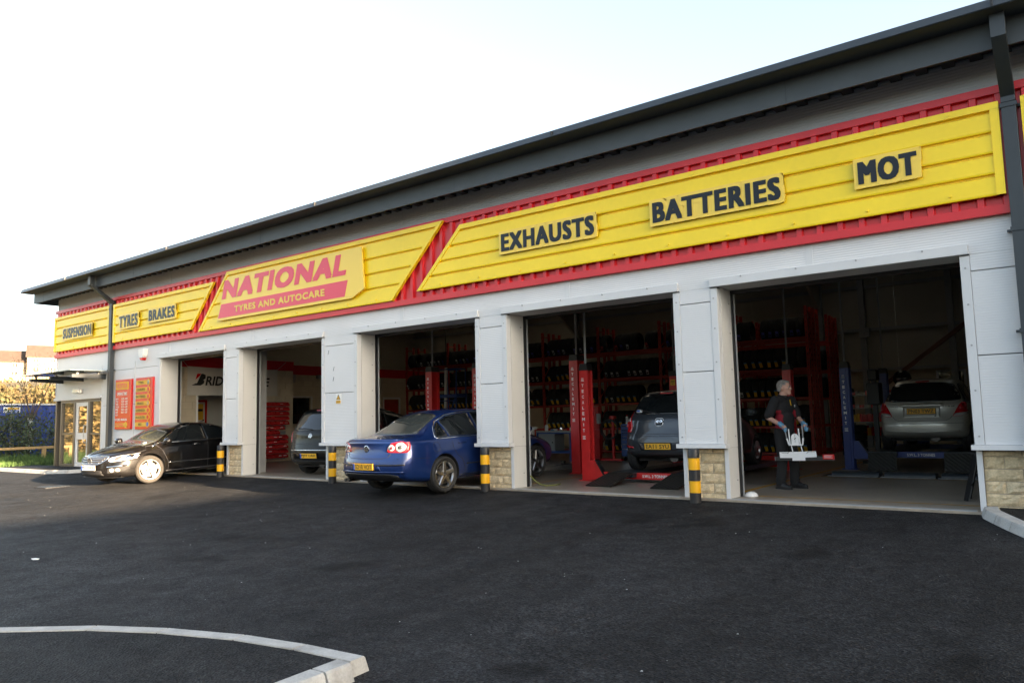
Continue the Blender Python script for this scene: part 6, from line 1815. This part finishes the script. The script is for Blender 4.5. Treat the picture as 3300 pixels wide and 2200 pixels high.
# silver hatchback on the blue lift
t, c = hatch('silver hatchback on the blue lift, its red and clear tail lamps facing out', (-2.86, 6.6, .385), R(90), M_SILVP, 3.88, 1.67, 1.50, (.62, 3.10), .285, dict(
    belt=.97, wt=.56, quarter=True, xr=[(.2, .10), (.33, .02), (.45, 0), (.58, .0), (.66, .04), (.74, .085), (.92, .11), (1.0, .15), (1.15, .24), (1.35, .38), (1.5, .47)],
    window=[(0, .985), (.50, .995), (.70, 1.02), (.66, 1.15), (.56, 1.345), (.35, 1.385), (0, 1.395)],
    lamp=[(.545, .69), (.70, .695), (.80, .745), (.81, .84), (.775, .985), (.70, .98), (.63, .86)], lampw=[(.56, .695), (.70, .70), (.79, .745), (.78, .775), (.59, .745)], lampc=(.70, .86, .035),
    seams=[[(0, .60), (.42, .605), (.50, .64), (.545, .70)], [(.0, .545), (.78, .56)]],
    rear=[('plate_recess', [(-.34, .675), (.34, .675), (.34, .90), (-.34, .90)], M_SILVP, .003)],
    strips=[('plate_garnish', [(-.40, .925), (.40, .925)], .06, M_SILVP, .014), ('bumper_lip', [(-.66, .40), (0, .385), (.66, .40)], .03, M_SILVP, .02)],
    emblem=(.925, .032, 'oval2')), 'PN03 TWZ', .80)
for k, (s_, y0, w) in enumerate((('KALOS', .58, .15), ('1.4 SE', -.44, .15))):
    word(s_, lambda u, v, d: (c.project((y0 - u, .90), 'r')[0].x - .006, y0 - u, .885 + v), w, .022, .02).build('badge', M_CHROME, t)
c.patch('lock', circle(-.25, .70, .014), 'r', M_BLACK, t, .012, grid=.02)
# black people carrier in the second bay
t, c = hatch('black people carrier tail out in the second bay, half hidden by the pillar', (-14.68, .52, 0), R(90 + 7), M_BLACKD, 4.35, 1.78, 1.62, (.82, 3.42), .315, dict(
    belt=1.03, wt=.62, quarter=True, band=True, xr=[(.2, .13), (.35, .03), (.5, 0), (.66, .02), (.74, .05), (1.0, .075), (1.15, .13), (1.35, .25), (1.6, .38)],
    window=[(0, 1.05), (.55, 1.06), (.72, 1.10), (.69, 1.25), (.62, 1.47), (.35, 1.51), (0, 1.52)],
    lamp=[(.735, .78), (.83, .79), (.86, .95), (.84, 1.15), (.79, 1.16), (.75, .98)],
    seams=[[(0, .74), (.62, .75), (.70, .80)], [(0, 1.02), (.70, 1.035)]],
    strips=[('bumper_chrome', [(-.80, .60), (0, .60), (.80, .60)], .022, M_CHROME, .016)],
    rear=[('rear_valance', [(-.70, .27), (.70, .27), (.72, .36), (-.72, .36)], M_BLACK, .006)],
    emblem=(.93, .06, 'vw'), wiper=[(-.05, 1.07), (.2, 1.10), (.48, 1.10)]), 'PJ59 UAH', .47)
MB().cyl((1.6, 0, 1.60), (1.15, 0, 1.95), .006, 6).build('roof_aerial', M_BLACK, t)

# ================================================================== THE MECHANIC
class Blob:
    """tapered capsules and ellipsoids that are fused into one continuous skin"""
    def __init__(s): s.m = MB()
    def cap(s, p, q, r0, r1, n=14, flat=None):
        p, q = Vector(p), Vector(q); d = q - p; L = d.length; d.normalize()
        u = Vector(flat) if flat else d.orthogonal(); u = (u - d * u.dot(d)).normalized(); v = d.cross(u)
        prof = [(math.sin(a) * r0, -math.cos(a) * r0) for a in (0.05, .5, 1.0, 1.57)] + [(math.sin(a) * r1, L + math.cos(a) * r1) for a in (1.57, 1.0, .5, .05)]
        V = []; k = len(prof)
        for i in range(n):
            t = 2 * math.pi * i / n
            for r, h in prof: V.append(tuple(p + d * h + (u * math.cos(t) + v * math.sin(t)) * r))
        F = [(i * k + a, ((i + 1) % n) * k + a, ((i + 1) % n) * k + a + 1, i * k + a + 1) for i in range(n) for a in range(k - 1)]
        F += [tuple(i * k for i in range(n))[::-1], tuple(i * k + k - 1 for i in range(n))]
        s.m.add(V, F); return s
    def ell(s, c, r, rot=None, n=16, k=9):
        V = []; M_ = rot or Matrix.Identity(3)
        for j in range(k + 1):
            a = math.pi * (j + .02) / (k + .04)
            for i in range(n):
                t = 2 * math.pi * i / n
                p = M_ @ Vector((math.sin(a) * math.cos(t) * r[0], math.sin(a) * math.sin(t) * r[1], math.cos(a) * r[2]))
                V.append((c[0] + p.x, c[1] + p.y, c[2] + p.z))
        F = [(j * n + i, j * n + (i + 1) % n, (j + 1) * n + (i + 1) % n, (j + 1) * n + i) for j in range(k) for i in range(n)]
        F += [tuple(range(n))[::-1], tuple(k * n + i for i in range(n))]
        s.m.add(V, F); return s
    def chain(s, pts, radii, **kw):
        for i in range(len(pts) - 1): s.cap(pts[i], pts[i + 1], radii[i], radii[i + 1], **kw)
        return s
    def fuse(s, name, m, parent, voxel=.012, smooth=4, cut=None, mats=None, assign=None):
        me = s.m.mesh(name, m)
        tmp = bpy.data.objects.new(name, me); COL.objects.link(tmp)
        r_ = tmp.modifiers.new('r', 'REMESH'); r_.mode = 'VOXEL'; r_.voxel_size = voxel
        sm = tmp.modifiers.new('s', 'SMOOTH'); sm.iterations = smooth; sm.factor = .5
        dg = bpy.context.evaluated_depsgraph_get(); dg.update()
        out = bpy.data.meshes.new_from_object(tmp.evaluated_get(dg)); out.name = name
        bpy.data.objects.remove(tmp)
        if cut:
            bm = bmesh.new(); bm.from_mesh(out); bmesh.ops.delete(bm, geom=[f for f in bm.faces if cut(f.calc_center_median())], context='FACES'); bm.to_mesh(out); bm.free()
        if not out.materials: out.materials.append(m)
        if mats:
            for x in mats: out.materials.append(x)
            for p in out.polygons: p.material_index = assign(p.center)
        return link(name, out, parent, smooth=180)

def mechanic():
    F = Vector((.95, -.31, 0)).normalized()
    yaw = math.atan2(F.y, F.x)
    t = thing('person', 'grey haired mechanic in black polo and trousers carrying a white target frame', 'person', (-4.10, 1.95, 0), yaw)
    hipR, hipL = (-.01, -.10, .91), (-.01, .10, .91)
    kneeR, kneeL = (.02, -.125, .49), (.05, .135, .49)
    ankR, ankL = (-.035, -.13, .085), (.03, .15, .085)
    shR, shL = (-.005, -.205, 1.425), (.0, .205, 1.425)
    elR, elL = (-.10, -.285, 1.155), (.055, .285, 1.155)
    wrR, wrL = (.15, -.285, 1.03), (.235, .175, 1.03)
    neck = Vector((-.005, 0, 1.49)); head = Vector((.035, 0, 1.635))
    ht = R(26)      # head turned to his left, away from the camera
    HR = Matrix.Rotation(ht, 3, 'Z')
    def H(x, y, z): v = HR @ Vector((x, y, z)); return (head.x + v.x, head.y + v.y, head.z + v.z)
    b = Blob()
    b.chain([hipR, kneeR, ankR], [.085, .058, .042]).chain([hipL, kneeL, ankL], [.085, .058, .042])
    b.ell((0, 0, .95), (.115, .165, .12)).ell((.01, 0, 1.12), (.12, .155, .16)).ell((0, 0, 1.32), (.115, .18, .15)).cap((-.01, -.13, 1.42), (-.01, .13, 1.42), .075, .075)
    b.chain([shR, elR, wrR], [.058, .044, .031]).chain([shL, elL, wrL], [.058, .044, .031])
    b.chain([wrR, (.20, -.282, 1.0)], [.03, .034]).chain([wrL, (.28, .15, .995)], [.03, .034])
    b.cap(neck, (head.x - .012, 0, head.z - .05), .062, .058)
    rot = HR
    b.ell(H(-.012, 0, .02), (.098, .076, .105), rot).ell(H(.045, 0, -.055), (.052, .053, .062), rot).ell(H(.075, 0, -.098), (.026, .03, .022), rot)
    b.ell(H(.02, 0, .052), (.072, .066, .06), rot).ell(H(.080, 0, .028), (.018, .045, .012), rot)              # forehead, brow
    b.cap(H(.088, 0, .015), H(.112, 0, -.022), .010, .014).ell(H(.105, 0, -.026), (.012, .017, .010), rot)       # nose
    b.ell(H(.090, 0, -.060), (.012, .025, .008), rot).ell(H(.088, 0, -.074), (.012, .022, .008), rot)            # lips
    for q in (1, -1):
        b.ell(H(-.008, q * .079, -.008), (.022, .011, .034), rot)
        b.ell(H(.062, q * .042, -.02), (.022, .022, .02), rot)
    body = b.fuse('body', M_SKIN, t, .0095, 3)
    # eyes, mouth line, brows
    for q in (1, -1):
        e = MB(); e.lathe([(0, -.011), (.008, -.008), (.011, 0), (.008, .008), (0, .011)], 'y', n=12)
        e.v = [tuple(Vector(H(.083, q * .031, .005)) + Vector(v)) for v in e.v]; e.v = [tuple(Vector(H(.079, q * .031, .004)) + (Vector(v) - Vector(H(.083, q * .031, .005))) * .9) for v in e.v]; e.build('eye', M_STEEL, t, smooth=60)
        Blob().cap(H(.098, q * .014, .026), H(.088, q * .048, .027), .0055, .004).m.build('eyebrow', M_HAIR, t, smooth=60)
        MB().cyl(H(.087, q * .031, .004), H(.0905, q * .031, .004), .006, 8).build('pupil', M_BLACK, t)
    MB().bar(H(.099, -.02, -.067), H(.099, .02, -.067), .004, .004).build('mouth_line', M_PANEL, t)
    # hair
    h = Blob(); h.ell(H(-.022, 0, .035), (.103, .083, .102), rot).ell(H(.03, 0, .082), (.062, .066, .042), rot)
    h.ell(H(-.06, 0, -.03), (.058, .07, .06), rot)
    inv = HR.transposed()
    def hair_cut(c):
        v = inv @ (Vector(c) - head)
        return (v.x > .035 and v.z < .078) or (v.x > -.015 and v.z < .045) or v.z < -.06 or (v.x > -.045 and v.z < -.01)
    h.fuse('hair', M_HAIR, t, .008, 2, cut=hair_cut)
    # polo shirt
    s = Blob()
    s.ell((0, 0, .99), (.138, .185, .10)).ell((.012, 0, 1.12), (.142, .178, .17)).ell((.0, 0, 1.31), (.134, .200, .16)).cap((-.01, -.135, 1.415), (-.01, .135, 1.415), .088, .088)
    s.cap((0, 0, .86), (0, 0, 1.05), .14, .15, flat=(0, 1, 0)).ell((0, 0, .86), (.135, .178, .07))
    def lerp(a, b_, k): return tuple(Vector(a) + (Vector(b_) - Vector(a)) * k)
    s.chain([shR, lerp(shR, elR, .86)], [.086, .078]).chain([shL, lerp(shL, elL, .86)], [.086, .078])
    s.cap((-.008, 0, 1.46), (-.006, 0, 1.505), .082, .073)
    def shirt_side(c):
        y = c.y; return 1 if (abs(y) > .128 and c.x > -.075 and c.x < .085 and c.z < 1.27 - max(0, (.16 - abs(y))) * 3 and abs(y) < .215) else 0
    def sh_cut(c): return c.z > 1.512 or (c.z < .835)
    s.fuse('polo_shirt', M_SHIRT, t, .011, 3, cut=sh_cut, mats=[M_PANEL], assign=shirt_side)
    MB().prism([(0, 0), (.022, .012), (.03, .11), (.016, .10)], 'y', -.004, .0).build('yellow_placket', M_TAGS['y'], t, loc=(.122, .02, 1.33)).rotation_euler = (0, R(-18), R(80))
    for q in (-1, 1):
        Blob().chain([(-.06, q * .055, 1.515), (.0, q * .078, 1.508), (.06, q * .055, 1.478), (.088, q * .02, 1.452)], [.012, .014, .014, .010], n=8).m.build('collar', M_SHIRT, t, smooth=60)
    m = MB(); m.ell = None
    MB().cyl((.142, .095, 1.335), (.146, .096, 1.335), .022, 10).build('chest_badge', M_WTEXT, t).rotation_euler = (0, 0, 0)
    # trousers
    tr = Blob()
    tr.ell((0, 0, .92), (.128, .178, .11)).chain([hipR, kneeR, (ankR[0] - .005, ankR[1], .10)], [.108, .084, .076]).chain([hipL, kneeL, (ankL[0] - .005, ankL[1], .10)], [.108, .084, .076])
    for k, (kn, an) in enumerate(((kneeR, ankR), (kneeL, ankL))):
        for z in (.20, .145, .47): tr.ell((an[0] + .005 + (.02 if z > .4 else 0), an[1], z), (.085, .083, .022))
    tr.fuse('trousers', M_TROUS, t, .011, 2, cut=lambda c: c.z < .055 or c.z > 1.0)
    for (an, dy) in ((ankR, -.12), (ankL, .10)):
        sh = Blob(); a = Vector(an)
        d = Vector((math.cos(dy), math.sin(dy), 0))
        sh.cap(a + Vector((-.03, 0, -.03)), a + Vector((-.02, 0, .06)), .048, .048)
        sh.cap(a + d * -.045 + Vector((0, 0, -.04)), a + d * .10 + Vector((0, 0, -.042)), .045, .046).cap(a + d * .08 + Vector((0, 0, -.045)), a + d * .185 + Vector((0, 0, -.05)), .047, .036).cap(a + Vector((0, 0, .0)), a + d * .10 + Vector((0, 0, -.03)), .048, .04)
        sh.fuse('work_shoe', M_BLACK, t, .008, 3)
        MB().prism([tuple((a + d * x + Vector((-d.y, d.x, 0)) * y).xy) for x, y in ((-.09, -.035), (0, -.045), (.12, -.052), (.20, -.04), (.228, 0), (.20, .04), (.12, .052), (0, .045), (-.09, .035), (-.1, 0))], 'z', .0, .022).build('shoe_sole', M_BLACKM, t)
    # gloved hands closed round the two handles
    def hand(wr, palm, grip_dir, thumb_side):
        g = Blob(); wr = Vector(wr); palm = Vector(palm); d = (palm - wr).normalized(); ax = Vector(grip_dir).normalized()
        n = d.cross(ax).normalized() * thumb_side
        g.cap(wr - d * .035, wr + d * .01, .040, .038)
        for k in (-1.2, -.4, .4, 1.2): g.cap(wr + d * .01 + ax * k * .010, palm + d * .012 + ax * k * .018, .020, .0165)
        for k, L in ((-1.5, .024), (-.5, .029), (.5, .031), (1.5, .028)):
            o = palm + d * .022 + ax * k * .0185
            p1 = o + d * L * .95 + n * .006; p2 = p1 + n * .026 + d * .004; p3 = p2 - d * L * .7 + n * .010
            g.chain([o, p1, p2, p3], [.0105, .0098, .0092, .0082], n=8)
        b0 = wr + d * .02 + ax * .03; b1 = b0 + ax * .016 + n * .022 + d * .02; b2 = b1 + n * .016 + d * .022 - ax * .012
        g.chain([b0, b1, b2], [.015, .0115, .0095], n=8)
        return g.fuse('gloved_hand', M_GLOVE, t, .0052, 1)
    hand(wrR, (.195, -.278, .985), (.25, .1, .9), 1)
    hand(wrL, (.28, .14, .985), (.2, .1, .9), -1)
    return t
mechanic()

# ---- the white wheel alignment target he carries
def target():
    t = thing('alignment_target', 'white wheel alignment target with black bar and red end plate held by the mechanic', 'target frame', (-3.83, 1.71, .72), math.atan2(.30, .953))
    W_ = mat('target_white', (.88, .88, .88), .35)
    k = 1 / 370.0
    X = lambda px: (px - 683) * k
    Z = lambda py: .97 - (py - 980) * k - .72
    y = 0
    m = MB()
    for (a, b) in (((636, 980), (641, 1072)), ((690, 978), (696, 1072))): m.bar((X(a[0]), y - .012, Z(a[1])), (X(b[0]), y - .012, Z(b[1])), .018, .018)
    m.build('prong', W_, t, bevel=.002); 
    for pts in ([(624, 1036), (634, 1072)], [(714, 1034), (710, 1072)]): MB().tube([(X(a), y, Z(b)) for a, b in pts], .013, 8).build('handle_sleeve', W_, t)
    for pts in ([(612, 962), (624, 1036)], [(711, 960), (714, 1034)]): MB().tube([(X(a), y, Z(b)) for a, b in pts], .009, 8).build('handle', M_STEEL, t)
    MB().bar((X(632), y, Z(1074)), (X(712), y, Z(1074)), .022, .022).build('lower_bar', W_, t, bevel=.002)
    pl = [(X(648), Z(1072)), (X(690), Z(1072)), (X(690), Z(1030))] + [(X(669) + 21 * k * math.cos(a), Z(1030) + 22 * k * math.sin(a)) for a in [math.pi * i / 10 for i in range(1, 10)]] + [(X(648), Z(1030))]
    p = MB().prism(pl, 'y', y - .006, y + .006).build('round_top_plate', W_, t)
    MB().box(X(668.3), X(669.7), y - .0085, y - .0065, Z(1060), Z(1012)).prism([(X(664), Z(1040)), (X(672), Z(1032)), (X(675), Z(1034)), (X(667), Z(1043))], 'y', y - .0085, y - .0065).build('pointer_mark', M_BTEXT, p)
    for a in ((647, 1080, 653, 1112), (700, 1080, 706, 1112)): MB().bar((X(a[0]), y, Z(a[1])), (X(a[2]), y, Z(a[3])), .018, .014).build('stem', W_, t)
    c = MB().prism([(X(578), Z(1116)), (X(780), Z(1112)), (X(783), Z(1146)), (X(720), Z(1148)), (X(720), Z(1166)), (X(648), Z(1166)), (X(648), Z(1150)), (X(580), Z(1150))], 'y', y - .01, y + .01).build('cross_plate', W_, t)
    for a in ((590, 628, 1121), (736, 774, 1117)): MB().box(X(a[0]), X(a[1]), y - .0125, y - .0105, Z(a[2] + 1.5), Z(a[2])).build('slot_mark', M_BTEXT, c)
    for a in (628, 733): MB().bar((X(a - 5), y - .012, Z(1124)), (X(a + 5), y - .012, Z(1114)), .006, .006).build('clip', M_BTEXT, c)
    MB().box(X(553), X(880), y + .014, y + .05, Z(1167), Z(1143)).build('bar', M_BLACK, t, bevel=.003)
    MB().box(X(551), X(553), y + .013, y + .051, Z(1168), Z(1142)).build('end_cap', M_STEEL, t)
    r_ = MB().box(X(815), X(878), y + .0115, y + .0135, Z(1159), Z(1131)).build('red_plate', M_SIGNR, t)
    for i, q in enumerate((1137, 1143, 1149)): MB().box(X(822), X(868 - 8 * (i % 2)), y + .0095, y + .0112, Z(q + 2), Z(q)).build('print_line', M_WTEXT, r_)
target()
